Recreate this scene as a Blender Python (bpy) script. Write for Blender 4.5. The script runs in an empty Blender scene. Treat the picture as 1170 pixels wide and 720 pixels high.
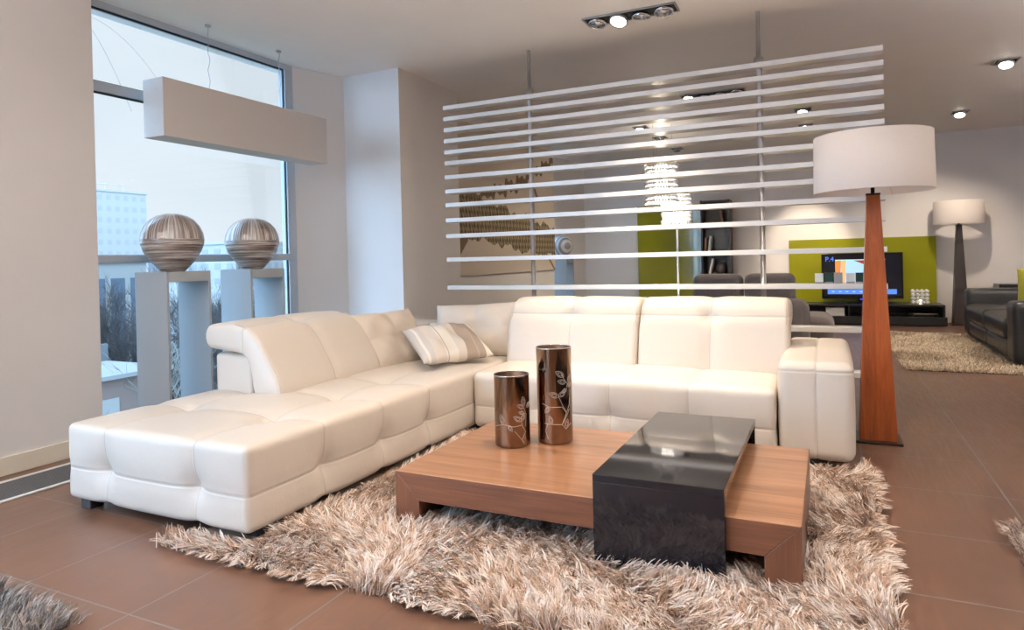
import bpy, bmesh, math, random
import numpy as np
from mathutils import Vector, Matrix
random.seed(7); RNG = np.random.default_rng(7)
PI = math.pi
SC = bpy.context.scene
COL = SC.collection
H = 2.92            # ceiling height
SKY_LOW, SKY_HIGH, SUN, LAMPS, UP, EXPOSURE = .88, 1.2, 2.8, .37, 560., .22
WARM = (1., .82, .63)

# ------------------------------------------------------------------ materials
def new_mat(name):
    m = bpy.data.materials.new(name); m.use_nodes = True
    nt = m.node_tree
    return m, nt, nt.nodes['Principled BSDF']
def pbsdf(name, col, rough=.5, metal=0., spec=.5, coat=0., emit=None, estr=0., sheen=0.):
    m, nt, b = new_mat(name)
    b.inputs['Base Color'].default_value = (*col, 1)
    b.inputs['Roughness'].default_value = rough
    b.inputs['Metallic'].default_value = metal
    b.inputs['Specular IOR Level'].default_value = spec
    b.inputs['Coat Weight'].default_value = coat
    if sheen:
        b.inputs['Sheen Weight'].default_value = sheen
    if emit:
        b.inputs['Emission Color'].default_value = (*emit, 1)
        b.inputs['Emission Strength'].default_value = estr
    return m
def N(nt, typ, **kw):
    n = nt.nodes.new(typ)
    for k, v in kw.items(): setattr(n, k, v)
    return n
def coords(nt, scale=(1,1,1), rot=(0,0,0), which='Object', loc=(0,0,0)):
    tc = N(nt, 'ShaderNodeTexCoord'); mp = N(nt, 'ShaderNodeMapping')
    mp.inputs['Scale'].default_value = scale; mp.inputs['Rotation'].default_value = rot
    mp.inputs['Location'].default_value = loc
    nt.links.new(tc.outputs[which], mp.inputs['Vector'])
    return mp.outputs['Vector']
def ramp(nt, fac, stops):
    r = N(nt, 'ShaderNodeValToRGB')
    el = r.color_ramp.elements
    while len(el) < len(stops): el.new(.5)
    for e, (p, c) in zip(el, stops):
        e.position = p; e.color = (*c, 1)
    nt.links.new(fac, r.inputs['Fac'])
    return r.outputs['Color']
def noise(nt, vec, scale=5, detail=4, rough=.5, dist=0):
    n = N(nt, 'ShaderNodeTexNoise')
    n.inputs['Scale'].default_value = scale; n.inputs['Detail'].default_value = detail
    n.inputs['Roughness'].default_value = rough; n.inputs['Distortion'].default_value = dist
    nt.links.new(vec, n.inputs['Vector'])
    return n.outputs['Fac']
def bump(nt, b, height, strength=.2, dist=.01):
    n = N(nt, 'ShaderNodeBump')
    n.inputs['Strength'].default_value = strength; n.inputs['Distance'].default_value = dist
    nt.links.new(height, n.inputs['Height']); nt.links.new(n.outputs['Normal'], b.inputs['Normal'])
def paint(name, col, rough=.6):
    m, nt, b = new_mat(name)
    v = coords(nt)
    c = ramp(nt, noise(nt, v, 2.5, 3), [(.3, tuple(x*.97 for x in col)), (.7, col)])
    nt.links.new(c, b.inputs['Base Color']); b.inputs['Roughness'].default_value = rough
    bump(nt, b, noise(nt, v, 180, 2), .04, .002)
    return m
def wood(name, axis, dark, mid, light, rough=.35, scale=1., coat=.25, off=0.):
    """grain runs along the given object axis"""
    m, nt, b = new_mat(name)
    s = [9.*scale, 9.*scale, 9.*scale]; s['xyz'.index(axis)] = .55*scale
    v = coords(nt, tuple(s), loc=(off, off*.7, off*.3))
    n1 = noise(nt, v, 1.6, 6, .6, 1.2)
    s2 = [80.*scale]*3; s2['xyz'.index(axis)] = 2.2*scale
    n2 = noise(nt, coords(nt, tuple(s2)), 2., 3, .6)
    mx = N(nt, 'ShaderNodeMix', data_type='FLOAT'); mx.inputs[0].default_value = .3
    nt.links.new(n1, mx.inputs[2]); nt.links.new(n2, mx.inputs[3])
    c = ramp(nt, mx.outputs[0], [(.30, dark), (.5, mid), (.72, light)])
    nt.links.new(c, b.inputs['Base Color'])
    b.inputs['Roughness'].default_value = rough; b.inputs['Coat Weight'].default_value = coat
    b.inputs['Coat Roughness'].default_value = .2
    bump(nt, b, n2, .06, .003)
    return m
def leather(name, col, rough=.42, grain=.12):
    m, nt, b = new_mat(name)
    v = coords(nt)
    vo = N(nt, 'ShaderNodeTexVoronoi'); vo.inputs['Scale'].default_value = 260
    nt.links.new(v, vo.inputs['Vector'])
    n = noise(nt, v, 14, 4, .6)
    ad = N(nt, 'ShaderNodeMath', operation='MULTIPLY_ADD'); ad.inputs[1].default_value = .35
    nt.links.new(vo.outputs['Distance'], ad.inputs[0]); nt.links.new(n, ad.inputs[2])
    c = ramp(nt, noise(nt, v, 3, 2), [(.3, tuple(x*.96 for x in col)), (.7, col)])
    nt.links.new(c, b.inputs['Base Color'])
    b.inputs['Roughness'].default_value = rough
    b.inputs['Coat Weight'].default_value = .08
    bump(nt, b, ad.outputs[0], grain, .006)
    return m
def seamed(name, col, planes, rough=.42):
    """leather with stitched seams along the planes axis = value (object space)"""
    m, nt, b = new_mat(name)
    v = coords(nt)
    sp = N(nt, 'ShaderNodeSeparateXYZ'); nt.links.new(v, sp.inputs[0])
    ge = N(nt, 'ShaderNodeNewGeometry'); tr = N(nt, 'ShaderNodeVectorTransform', vector_type='NORMAL', convert_from='WORLD', convert_to='OBJECT')
    nt.links.new(ge.outputs['True Normal'], tr.inputs[0]); sn = N(nt, 'ShaderNodeSeparateXYZ'); nt.links.new(tr.outputs[0], sn.inputs[0])
    dist = None
    for ax, val in planes:
        s_ = N(nt, 'ShaderNodeMath', operation='SUBTRACT'); s_.inputs[1].default_value = val; nt.links.new(sp.outputs['XYZ'.index(ax.upper())], s_.inputs[0])
        a = N(nt, 'ShaderNodeMath', operation='ABSOLUTE'); nt.links.new(s_.outputs[0], a.inputs[0])
        # faces that look along the axis carry no seam of that plane
        q = N(nt, 'ShaderNodeMath', operation='ABSOLUTE'); nt.links.new(sn.outputs['XYZ'.index(ax.upper())], q.inputs[0])
        g = N(nt, 'ShaderNodeMath', operation='GREATER_THAN'); g.inputs[1].default_value = .8; nt.links.new(q.outputs[0], g.inputs[0])
        d = N(nt, 'ShaderNodeMath', operation='ADD'); nt.links.new(a.outputs[0], d.inputs[0]); nt.links.new(g.outputs[0], d.inputs[1])
        if dist is None: dist = d.outputs[0]
        else:
            mn = N(nt, 'ShaderNodeMath', operation='MINIMUM'); nt.links.new(dist, mn.inputs[0]); nt.links.new(d.outputs[0], mn.inputs[1]); dist = mn.outputs[0]
    mr = N(nt, 'ShaderNodeMapRange', interpolation_type='SMOOTHSTEP'); mr.inputs[1].default_value = .0012; mr.inputs[2].default_value = .0042; mr.inputs[3].default_value = 0.; mr.inputs[4].default_value = 1.
    nt.links.new(dist, mr.inputs[0])
    # twin rows of stitches beside the seam
    lw = N(nt, 'ShaderNodeMapRange', interpolation_type='SMOOTHSTEP'); lw.inputs[1].default_value = .001; lw.inputs[2].default_value = .012
    nt.links.new(dist, lw.inputs[0])
    vo = N(nt, 'ShaderNodeTexVoronoi'); vo.inputs['Scale'].default_value = 240; nt.links.new(v, vo.inputs['Vector'])
    n = noise(nt, v, 9, 4, .6)
    ad = N(nt, 'ShaderNodeMath', operation='MULTIPLY_ADD'); ad.inputs[1].default_value = .12; nt.links.new(vo.outputs['Distance'], ad.inputs[0]); nt.links.new(n, ad.inputs[2])
    hs = N(nt, 'ShaderNodeMath', operation='MULTIPLY_ADD'); hs.inputs[1].default_value = 1.3; nt.links.new(lw.outputs[0], hs.inputs[0]); nt.links.new(ad.outputs[0], hs.inputs[2])
    c = ramp(nt, mr.outputs[0], [(0., tuple(x*.82 for x in col)), (1., col)])
    nt.links.new(c, b.inputs['Base Color']); b.inputs['Roughness'].default_value = rough; b.inputs['Coat Weight'].default_value = .06
    bump(nt, b, hs.outputs[0], .32, .006)
    return m
def fabric(name, col, rough=.9, scale=500):
    m, nt, b = new_mat(name)
    v = coords(nt)
    c = ramp(nt, noise(nt, v, scale*.3, 2), [(.3, tuple(x*.78 for x in col)), (.7, col)])
    nt.links.new(c, b.inputs['Base Color']); b.inputs['Roughness'].default_value = rough
    b.inputs['Sheen Weight'].default_value = .15
    bump(nt, b, noise(nt, v, scale, 2), .25, .003)
    return m
def attr_mat(name, attr='Col', rough=.8, spec=.3, transl=0., emit=0.):
    m, nt, b = new_mat(name)
    a = N(nt, 'ShaderNodeAttribute', attribute_name=attr)
    nt.links.new(a.outputs['Color'], b.inputs['Base Color'])
    b.inputs['Roughness'].default_value = rough; b.inputs['Specular IOR Level'].default_value = spec
    if emit:
        nt.links.new(a.outputs['Color'], b.inputs['Emission Color']); b.inputs['Emission Strength'].default_value = emit
    return m
def pane_mat(name, tint=(1,1,1), f=.6):
    """thin window pane: lets light straight through, mirrors a little at grazing angles"""
    m = bpy.data.materials.new(name); m.use_nodes = True; nt = m.node_tree; nt.nodes.clear()
    o = N(nt, 'ShaderNodeOutputMaterial'); mix = N(nt, 'ShaderNodeMixShader')
    t = N(nt, 'ShaderNodeBsdfTransparent'); g = N(nt, 'ShaderNodeBsdfGlossy'); fr = N(nt, 'ShaderNodeFresnel')
    t.inputs[0].default_value = (*tint, 1); g.inputs['Roughness'].default_value = .02; fr.inputs[0].default_value = 1.45
    mu = N(nt, 'ShaderNodeMath', operation='MULTIPLY'); mu.inputs[1].default_value = f
    nt.links.new(fr.outputs[0], mu.inputs[0]); nt.links.new(mu.outputs[0], mix.inputs[0])
    nt.links.new(t.outputs[0], mix.inputs[1]); nt.links.new(g.outputs[0], mix.inputs[2]); nt.links.new(mix.outputs[0], o.inputs[0])
    return m
def shade_mat(name, col, tr=.35):
    m = bpy.data.materials.new(name); m.use_nodes = True; nt = m.node_tree; nt.nodes.clear()
    o = N(nt, 'ShaderNodeOutputMaterial'); mix = N(nt, 'ShaderNodeMixShader'); mix.inputs[0].default_value = tr
    d = N(nt, 'ShaderNodeBsdfDiffuse'); t = N(nt, 'ShaderNodeBsdfTranslucent')
    v = coords(nt, (1,1,1))
    c = ramp(nt, noise(nt, v, 220, 2), [(.3, tuple(x*.95 for x in col)), (.7, col)])
    nt.links.new(c, d.inputs[0]); nt.links.new(c, t.inputs[0])
    nt.links.new(d.outputs[0], mix.inputs[1]); nt.links.new(t.outputs[0], mix.inputs[2]); nt.links.new(mix.outputs[0], o.inputs[0])
    return m
def floor_mat():
    m, nt, b = new_mat('brown_tile')
    S = .5655
    v = coords(nt, (1/S, 1/S, 1/S), loc=(-.475/S, -1.605/S, 0))
    br = N(nt, 'ShaderNodeTexBrick', offset=0., squash=1.)
    br.inputs['Scale'].default_value = 1.; br.inputs['Brick Width'].default_value = 1.; br.inputs['Row Height'].default_value = 1.
    br.inputs['Mortar Size'].default_value = .0062; br.inputs['Mortar Smooth'].default_value = .1
    br.inputs['Color1'].default_value = (.9,.9,.9,1); br.inputs['Color2'].default_value = (1.08,1.05,1.04,1)
    br.inputs['Mortar'].default_value = (.48,.52,.58,1)
    nt.links.new(v, br.inputs['Vector'])
    g1 = noise(nt, coords(nt, (26, 2.2, 1)), 2.2, 5, .65, .4)
    g2 = noise(nt, coords(nt, (2.0, 1.3, 1)), 1.2, 3, .6)
    mx = N(nt, 'ShaderNodeMix', data_type='FLOAT'); mx.inputs[0].default_value = .45
    nt.links.new(g1, mx.inputs[2]); nt.links.new(g2, mx.inputs[3])
    c = ramp(nt, mx.outputs[0], [(.28, (.074,.037,.023)), (.52, (.120,.061,.038)), (.75, (.175,.095,.062))])
    mc = N(nt, 'ShaderNodeMix', data_type='RGBA'); nt.links.new(br.outputs['Fac'], mc.inputs[0])
    nt.links.new(c, mc.inputs[6]); mc.inputs[7].default_value = (.13,.125,.125,1)
    nt.links.new(mc.outputs[2], b.inputs['Base Color'])
    rr = ramp(nt, g1, [(.3, (.30,)*3), (.7, (.44,)*3)])
    nt.links.new(rr, b.inputs['Roughness'])
    b.inputs['Specular IOR Level'].default_value = .55
    iv = N(nt, 'ShaderNodeMath', operation='MULTIPLY_ADD'); iv.inputs[1].default_value = -1.; 
    nt.links.new(br.outputs['Fac'], iv.inputs[0])
    sc = N(nt, 'ShaderNodeMath', operation='MULTIPLY'); sc.inputs[1].default_value = .12
    nt.links.new(g1, sc.inputs[0]); nt.links.new(sc.outputs[0], iv.inputs[2])
    bump(nt, b, iv.outputs[0], .25, .003)
    return m

M = {}
M['wall'] = paint('wall_paint', (.78,.75,.73))
M['ceil'] = paint('ceiling_paint', (.90,.885,.87))
M['floor'] = floor_mat()
M['base'] = pbsdf('cream_baseboard', (.72,.66,.55), .45)
M['alu'] = pbsdf('grey_window_frame', (.47,.53,.60), .4, .0)
M['gasket'] = pbsdf('black_gasket', (.012,.013,.016), .5)
M['pane'] = pane_mat('window_glass', f=.18)
M['leather'] = leather('cream_leather', (.64,.575,.505))
M['leather2'] = leather('cream_leather_pillow', (.62,.54,.455), .5)
M['thread'] = pbsdf('beige_thread', (.52,.45,.37), .8)
M['foot'] = pbsdf('dark_foot', (.03,.032,.036), .4)
M['black'] = pbsdf('black_gloss', (.008,.008,.011), .05, spec=.5)
M['lacquer'] = pbsdf('white_lacquer', (.82,.80,.77), .24); M['lacquer'].node_tree.nodes['Principled BSDF'].inputs['IOR'].default_value = 1.6
M['beam'] = pbsdf('matte_white_metal', (.62,.585,.565), .5)
M['steel'] = pbsdf('brushed_steel', (.50,.50,.52), .3, .95)
M['grey'] = paint('grey_pedestal_paint', (.31,.335,.355), .5)
WD = ((.15,.062,.029), (.30,.142,.070), (.43,.228,.125))
M['wood_x'] = wood('walnut_along_x', 'x', *WD)
M['wood_z_shaded'] = wood('walnut_shaded_z', 'z', (.065,.023,.012), (.118,.045,.023), (.18,.075,.039))  # leg panels: shade put into a darkened copy of the walnut
M['wood_x_shaded'] = wood('walnut_shaded_x', 'x', (.065,.023,.012), (.118,.045,.023), (.18,.075,.039))  # shaded copy of the tabletop walnut, same grain direction
M['wood_lamp'] = wood('red_walnut_lamp', 'z', (.13,.026,.006), (.28,.062,.013), (.40,.105,.024), scale=1.4)
M['wood_dark'] = pbsdf('dark_wenge', (.030,.019,.017), .4)
M['brown_metal'] = pbsdf('dark_brown_metal', (.06,.035,.025), .35, .8)
M['shade'] = shade_mat('white_lamp_shade', (.83,.78,.755))
M['bronze'] = pbsdf('bronze_glaze', (.25,.165,.115), .10, 1.)
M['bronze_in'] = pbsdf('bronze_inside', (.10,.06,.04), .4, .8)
M['etch'] = pbsdf('pale_etched_line', (.62,.53,.47), .5, .3)
M['rim'] = pbsdf('silver_rim', (.6,.58,.56), .25, 1.)
M['olive'] = pbsdf('olive_gloss', (.27,.27,.012), .12, coat=.8)
M['tvblack'] = pbsdf('tv_bezel', (.01,.01,.012), .15)
M['console'] = pbsdf('black_console', (.012,.012,.013), .3)
M['greyfab'] = fabric('grey_brown_fabric', (.155,.13,.12), scale=300)
M['blackleather'] = leather('black_leather', (.022,.021,.022), .38)
M['olivefab'] = fabric('olive_fabric', (.33,.32,.02), scale=300)
M['book'] = pbsdf('book_white', (.75,.73,.70), .6)
M['book2'] = pbsdf('book_brown', (.25,.13,.09), .6)
M['metalgrey'] = pbsdf('fixture_grey', (.33,.33,.34), .4, .5)
M['fixblack'] = pbsdf('fixture_black', (.012,.012,.012), .6)
M['chrome'] = pbsdf('chrome', (.75,.75,.76), .12, 1.)
M['lens_off'] = pbsdf('lamp_lens_off', (.55,.56,.60), .1, .9)
M['lens_on'] = pbsdf('lamp_lens_on', (1,1,1), .3, emit=(1,.93,.82), estr=14.)
M['bulb'] = pbsdf('bulb_glow', (1,1,1), .3, emit=(1,.84,.6), estr=20.)
def glass(name, col, rough=.0, ior=1.45):
    m = pbsdf(name, col, rough); b = m.node_tree.nodes['Principled BSDF']
    b.inputs['Transmission Weight'].default_value = 1.; b.inputs['IOR'].default_value = ior
    return m
M['crystal'] = glass('crystal', (.98,.98,.99), .06, 1.5); M['crystal'].node_tree.nodes['Principled BSDF'].inputs['Transmission Weight'].default_value = .35
M['frost'] = pbsdf('frosted_glass', (.62,.64,.60), .35)
M['greenglass'] = pbsdf('dark_green_glass', (.02,.05,.045), .12)
M['greyglass'] = pbsdf('grey_glass', (.27,.27,.27), .25)

# ------------------------------------------------------------------ object helpers
def tag(o, label=None, cat=None, group=None, kind=None):
    if label: o['label'] = label
    if cat: o['category'] = cat
    if group: o['group'] = group
    if kind: o['kind'] = kind
    return o
def empty(name, loc, label, cat, group=None, rz=0):
    o = bpy.data.objects.new(name, None); COL.objects.link(o)
    o.location = loc; o.rotation_euler = (0, 0, rz); o.empty_display_size = .1
    return tag(o, label, cat, group)
def link(name, me, mat, parent=None, smooth=False, loc=None):
    if smooth: me.polygons.foreach_set('use_smooth', [True]*len(me.polygons))
    for m in (mat if isinstance(mat, (list, tuple)) else [mat]): me.materials.append(m)
    o = bpy.data.objects.new(name, me); COL.objects.link(o)
    if parent: o.parent = parent
    if loc: o.location = loc
    return o
def from_bm(name, bm, mat, parent=None, smooth=False, loc=None):
    bmesh.ops.recalc_face_normals(bm, faces=bm.faces)
    me = bpy.data.meshes.new(name); bm.to_mesh(me); bm.free()
    return link(name, me, mat, parent, smooth, loc)
def from_np(name, V, Fq, mat, parent=None, smooth=True, loc=None):
    me = bpy.data.meshes.new(name)
    me.from_pydata(np.asarray(V).tolist(), [], [list(f) for f in Fq]); me.update()
    bm = bmesh.new(); bm.from_mesh(me); bmesh.ops.recalc_face_normals(bm, faces=bm.faces); bm.to_mesh(me); bm.free()
    return link(name, me, mat, parent, smooth, loc)
def bbox(bm, x0, x1, y0, y1, z0, z1, bev=0., seg=2):
    r = bmesh.ops.create_cube(bm, size=1.)
    vs = r['verts']
    bmesh.ops.scale(bm, vec=(x1-x0, y1-y0, z1-z0), verts=vs)
    bmesh.ops.translate(bm, vec=((x0+x1)/2, (y0+y1)/2, (z0+z1)/2), verts=vs)
    if bev > 0:
        es = list({e for v in vs for e in v.link_edges})
        bmesh.ops.bevel(bm, geom=es, offset=bev, segments=seg, affect='EDGES', profile=.5)
def box(name, x0, x1, y0, y1, z0, z1, mat, parent=None, bev=0., org=None, seg=2):
    """a box given in world metres; the mesh sits at its own centre, or relative to the parent's origin"""
    if parent is not None:
        p = parent.location if org is None else Vector(org)
        x0 -= p[0]; x1 -= p[0]; y0 -= p[1]; y1 -= p[1]; z0 -= p[2]; z1 -= p[2]
        bm = bmesh.new(); bbox(bm, x0, x1, y0, y1, z0, z1, bev, seg)
        return from_bm(name, bm, mat, parent)
    c = ((x0+x1)/2, (y0+y1)/2, z0)
    bm = bmesh.new(); bbox(bm, x0-c[0], x1-c[0], y0-c[1], y1-c[1], 0, z1-z0, bev, seg)
    return from_bm(name, bm, mat, None, loc=c)
def poly_prism(bm, pts, axis, a0, a1):
    """closed 2-D outline extruded along axis ('x','y','z') from a0 to a1"""
    def mk(p, a):
        return {'x': (a, p[0], p[1]), 'y': (p[0], a, p[1]), 'z': (p[0], p[1], a)}[axis]
    A = [bm.verts.new(mk(p, a0)) for p in pts]; B = [bm.verts.new(mk(p, a1)) for p in pts]
    bm.faces.new(A); bm.faces.new(B[::-1])
    for i in range(len(pts)):
        j = (i+1) % len(pts); bm.faces.new((A[i], B[i], B[j], A[j]))
def lathe(bm, prof, n=48, cx=0, cy=0, cap=True):
    rings = []
    for r, z in prof:
        if r < 1e-5: rings.append([bm.verts.new((cx, cy, z))])
        else: rings.append([bm.verts.new((cx+r*math.cos(2*PI*i/n), cy+r*math.sin(2*PI*i/n), z)) for i in range(n)])
    for a, b in zip(rings, rings[1:]):
        for i in range(n):
            j = (i+1) % n
            if len(a) == 1 and len(b) == 1: continue
            if len(a) == 1: bm.faces.new((a[0], b[i], b[j]))
            elif len(b) == 1: bm.faces.new((a[i], b[0], a[j]))
            else: bm.faces.new((a[i], b[i], b[j], a[j]))
def tube(bm, pts, r, n=8, closed=False, cap=True):
    pts = [Vector(p) for p in pts]; k = len(pts); rings = []
    rr = r if isinstance(r, (list, tuple)) else [r]*k
    up0 = None
    for i, p in enumerate(pts):
        if closed: t = pts[(i+1) % k]-pts[i-1]
        else: t = pts[min(i+1, k-1)]-pts[max(i-1, 0)]
        t.normalize()
        ref = up0 if up0 is not None else (Vector((0,0,1)) if abs(t.z) < .9 else Vector((1,0,0)))
        s = t.cross(ref)
        if s.length < 1e-4: s = t.cross(Vector((.3,.9,.2)))
        s.normalize(); u = s.cross(t); up0 = u
        rings.append([bm.verts.new(p+(s*math.cos(2*PI*j/n)+u*math.sin(2*PI*j/n))*rr[i]) for j in range(n)])
    m = k if closed else k-1
    for i in range(m):
        a, b = rings[i], rings[(i+1) % k]
        for j in range(n):
            q = (j+1) % n; bm.faces.new((a[j], a[q], b[q], b[j]))
    if cap and not closed:
        bm.faces.new(rings[0][::-1]); bm.faces.new(rings[-1])
def struct(name, x0, x1, y0, y1, z0, z1, mat, bev=0.):
    o = box(name, x0, x1, y0, y1, z0, z1, mat, None, bev); o['kind'] = 'structure'; return o

# soft upholstery: a box with rounded corners whose faces are pulled in along seams and at tufts
def soft_box(name, lo, hi, r, step, mat, parent=None, org=(0,0,0), seams=(), tufts=(), puff=.0, post=None, crown=(0,0,0)):
    lo = np.array(lo, float); hi = np.array(hi, float); size = hi-lo
    n = np.maximum(2, np.round(size/step).astype(int))
    idx = {}; V = []; F = []
    def vid(i, j, k):
        key = (i, j, k)
        if key not in idx:
            idx[key] = len(V); V.append((i/n[0], j/n[1], k/n[2]))
        return idx[key]
    for ax in range(3):
        b, c = (ax+1) % 3, (ax+2) % 3
        for side in (0, n[ax]):
            for u in range(n[b]):
                for v in range(n[c]):
                    q = []
                    for du, dv in ((0,0), (1,0), (1,1), (0,1)):
                        key = [0,0,0]; key[ax] = side; key[b] = u+du; key[c] = v+dv; q.append(vid(*key))
                    F.append(q if side else q[::-1])
    P = np.array(V)*size-size/2; h = size/2
    r = min(r, h.min()*.98)
    q = np.clip(P, -h+r, h-r); d = P-q; L = np.linalg.norm(d, axis=1, keepdims=True); nrm = d/np.maximum(L, 1e-9)
    P = q+nrm*r
    W = P+(lo+hi)/2
    off = np.zeros(len(P))
    # crown: gentle bulge of each pair of faces
    for ax in range(3):
        if crown[ax]:
            o = [a for a in range(3) if a != ax]
            f = np.cos(np.clip(P[:, o[0]]/h[o[0]], -1, 1)*PI/2)**.5*np.cos(np.clip(P[:, o[1]]/h[o[1]], -1, 1)*PI/2)**.5
            off += crown[ax]*f*np.abs(nrm[:, ax])
    for ax, val, wide, wd, narrow in seams:     # plane ax=val ; wide valley amplitude, width, narrow stitch groove
        dd = W[:, 'xyz'.index(ax)]-val
        k = 1-np.abs(nrm[:, 'xyz'.index(ax)])**2
        off -= k*(wide*np.exp(-(dd/wd)**2)+narrow*np.exp(-(dd/.0065)**2))
    for p, amp, s in tufts:
        dd = np.linalg.norm(W-np.array(p), axis=1)
        off -= amp*np.exp(-(dd/s)**1.3)
    W = W+nrm*off[:, None]
    if post is not None: W = post(W, nrm)
    return from_np(name, W-np.array(org), F, mat, parent)
def smooth_closed(pts, sub=8):
    out = []; k = len(pts)
    for i in range(k):
        p0, p1, p2, p3 = [np.array(pts[(i+a-1) % k], float) for a in range(4)]
        for t in np.linspace(0, 1, sub, endpoint=False):
            out.append(.5*((2*p1)+(-p0+p2)*t+(2*p0-5*p1+4*p2-p3)*t*t+(-p0+3*p1-3*p2+p3)*t**3))
    return np.array(out)
def pad(name, prof, length, r, mat, parent, xf, seam_mid=True, seam_at=None, puff=.012, piping=True):
    """headrest/back pad: outline in (depth, height), swept along its length with soft rounded ends; xf(l, d, z) -> world"""
    pr = smooth_closed(prof, 10); k = len(pr)
    tan = np.roll(pr, -1, 0)-np.roll(pr, 1, 0); tan /= np.linalg.norm(tan, axis=1, keepdims=True)
    area = .5*np.sum(pr[:, 0]*np.roll(pr[:, 1], -1)-np.roll(pr[:, 0], -1)*pr[:, 1])
    nr = np.stack([tan[:, 1], -tan[:, 0]], 1)*(1 if area > 0 else -1)
    ls, ins = [], []
    for a in np.linspace(0, 1, 7): ls.append(r*(1-math.cos(a*PI/2)) if False else r*(1-math.sin(PI/2*(1-a)) ) if False else r*a); ins.append(r*(1-math.sqrt(max(0, 1-(1-a)**2))))
    nmid = int(length/.012)
    mids = np.linspace(r, length-r, nmid)[1:-1]
    L = ls+mids.tolist()+[length-x for x in ls[::-1]]; I = ins+[0]*len(mids)+ins[::-1]
    pj = np.array([(2*(len(prof)//2)*10-j) % k for j in range(k)]); half = (pr[pj]-pr)/2; hl = np.linalg.norm(half, axis=1, keepdims=True)
    V = []; F = []
    s = np.linspace(0, 1, k, endpoint=False)
    for l, i in zip(L, I):
        t = l/length
        off = np.zeros(k)+puff*math.sin(PI*t)**.5
        if seam_mid: off -= .010*math.exp(-((l-length/2)/.05)**2)
        if seam_at is not None:
            dd = np.linalg.norm(pr-np.array(seam_at), axis=1)
            off -= .007*np.exp(-(dd/.035)**2)
            off -= .020*np.exp(-((dd/.06)**2+((l-length/2)/.07)**2))
        q = pr+nr*off[:, None]+half*np.minimum(i/np.maximum(hl, 1e-6), .6)
        for p in q: V.append(xf(l, p[0], p[1]))
    m = len(L)
    for a in range(m-1):
        for b in range(k):
            c = (b+1) % k; F.append((a*k+b, a*k+c, (a+1)*k+c, (a+1)*k+b))
    J = 2*(len(prof)//2)*10
    par = lambda j: (J-j) % k
    mid = len(prof)//2*10
    for base in (0, (m-1)*k):
        for j in range(mid, mid+k//2):
            q = [j % k, (j+1) % k, par(j+1), par(j)]
            q = [base+x for n_, x in enumerate(q) if x not in q[:n_]]
            if len(q) >= 3: F.append(q)
    o = from_np(name, V, F, mat, parent)
    if piping:
        for l in (r*.55, length-r*.55):
            bm = bmesh.new(); q = pr-nr*(r*.10)
            tube(bm, [xf(l, p[0], p[1]) for p in q[::2]], .0032, 6, closed=True)
            from_bm('piping', bm, M['thread'], o, True)
    return o
def pillow(name, w, h, t, mat, cross=False, n=44, edge=.06):
    """cushion lying in its own xy plane, pinched at the corners"""
    V = []; F = []; ids = {}
    u = np.linspace(-1, 1, n+1)
    def pos(i, j, s):
        x, y = u[i], u[j]
        px = x*(1-edge*(1-y*y)**1.0*0-.0)*w/2; py = y*h/2
        px = w/2*x*(1-edge*(1-abs(y))**.0*(1-y*y)*abs(x)**3); py = h/2*y*(1-edge*(1-x*x)*abs(y)**3)
        th = ((1-x**4)*(1-y**4))**.55*(1-.25*(x*x+y*y)/2)
        z = t/2*th
        if cross:
            z -= th**.5*(.012*math.exp(-(px/.05)**2)+.012*math.exp(-(py/.05)**2)+.004*math.exp(-(px/.006)**2)+.004*math.exp(-(py/.006)**2)+.02*math.exp(-((px*px+py*py)/.09**2)))
        z += th*.006*(math.sin(9*x+4*y+2.*s)+math.sin(5*y-7*x))
        return (px, py, s*max(z, 0.0))
    def vid(i, j, s):
        if i in (0, n) or j in (0, n): s2 = 0
        else: s2 = s
        key = (i, j, s2)
        if key not in ids: ids[key] = len(V); V.append(pos(i, j, s))
        return ids[key]
    for s in (1, -1):
        for i in range(n):
            for j in range(n):
                q = [vid(i, j, s), vid(i+1, j, s), vid(i+1, j+1, s), vid(i, j+1, s)]
                F.append(q if s > 0 else q[::-1])
    return from_np(name, V, F, mat)
def frame_matrix(o, center, xdir, ydir):
    x = Vector(xdir).normalized(); y = Vector(ydir); z = x.cross(y).normalized(); y = z.cross(x)
    m = Matrix((x, y, z)).transposed().to_4x4(); m.translation = Vector(center); o.matrix_world = m

# ------------------------------------------------------------------ room shell
WX = -4.2
struct('floor', -4.6, 6.2, -3.7, 12.4, -.12, 0., M['floor'])
struct('ceiling', -4.6, 6.2, -3.7, 12.4, H, H+.12, M['ceil'])
struct('wall_far', -4.6, 6.2, 12.1, 12.3, 0, H, M['wall'])
struct('wall_right', 6.0, 6.2, -3.7, 12.1, 0, H, M['wall'])
M['wall_dark'] = paint('dark_rear_wall', (.09,.08,.075))
struct('wall_behind', -2.95, 6.2, -3.7, -3.5, 0, H, M['wall_dark'])
struct('trim_window_head', -4.6, -2.95, -3.7, -3.5, H-.12, H, M['wall'])
fb_ = bmesh.new()
for x in (-4.15, -2.99): bbox(fb_, x-.04, x+.04, -3.64, -3.56, 0, H-.12, .003)
bbox(fb_, -4.11, -3.03, -3.64, -3.56, 0, .08, .003)
o = from_bm('window_4', fb_, M['alu']); o['kind'] = 'structure'
o = box('window_4_pane', -4.11, -3.03, -3.604, -3.596, .08, H-.12, M['pane']); o['kind'] = 'structure'
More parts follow.
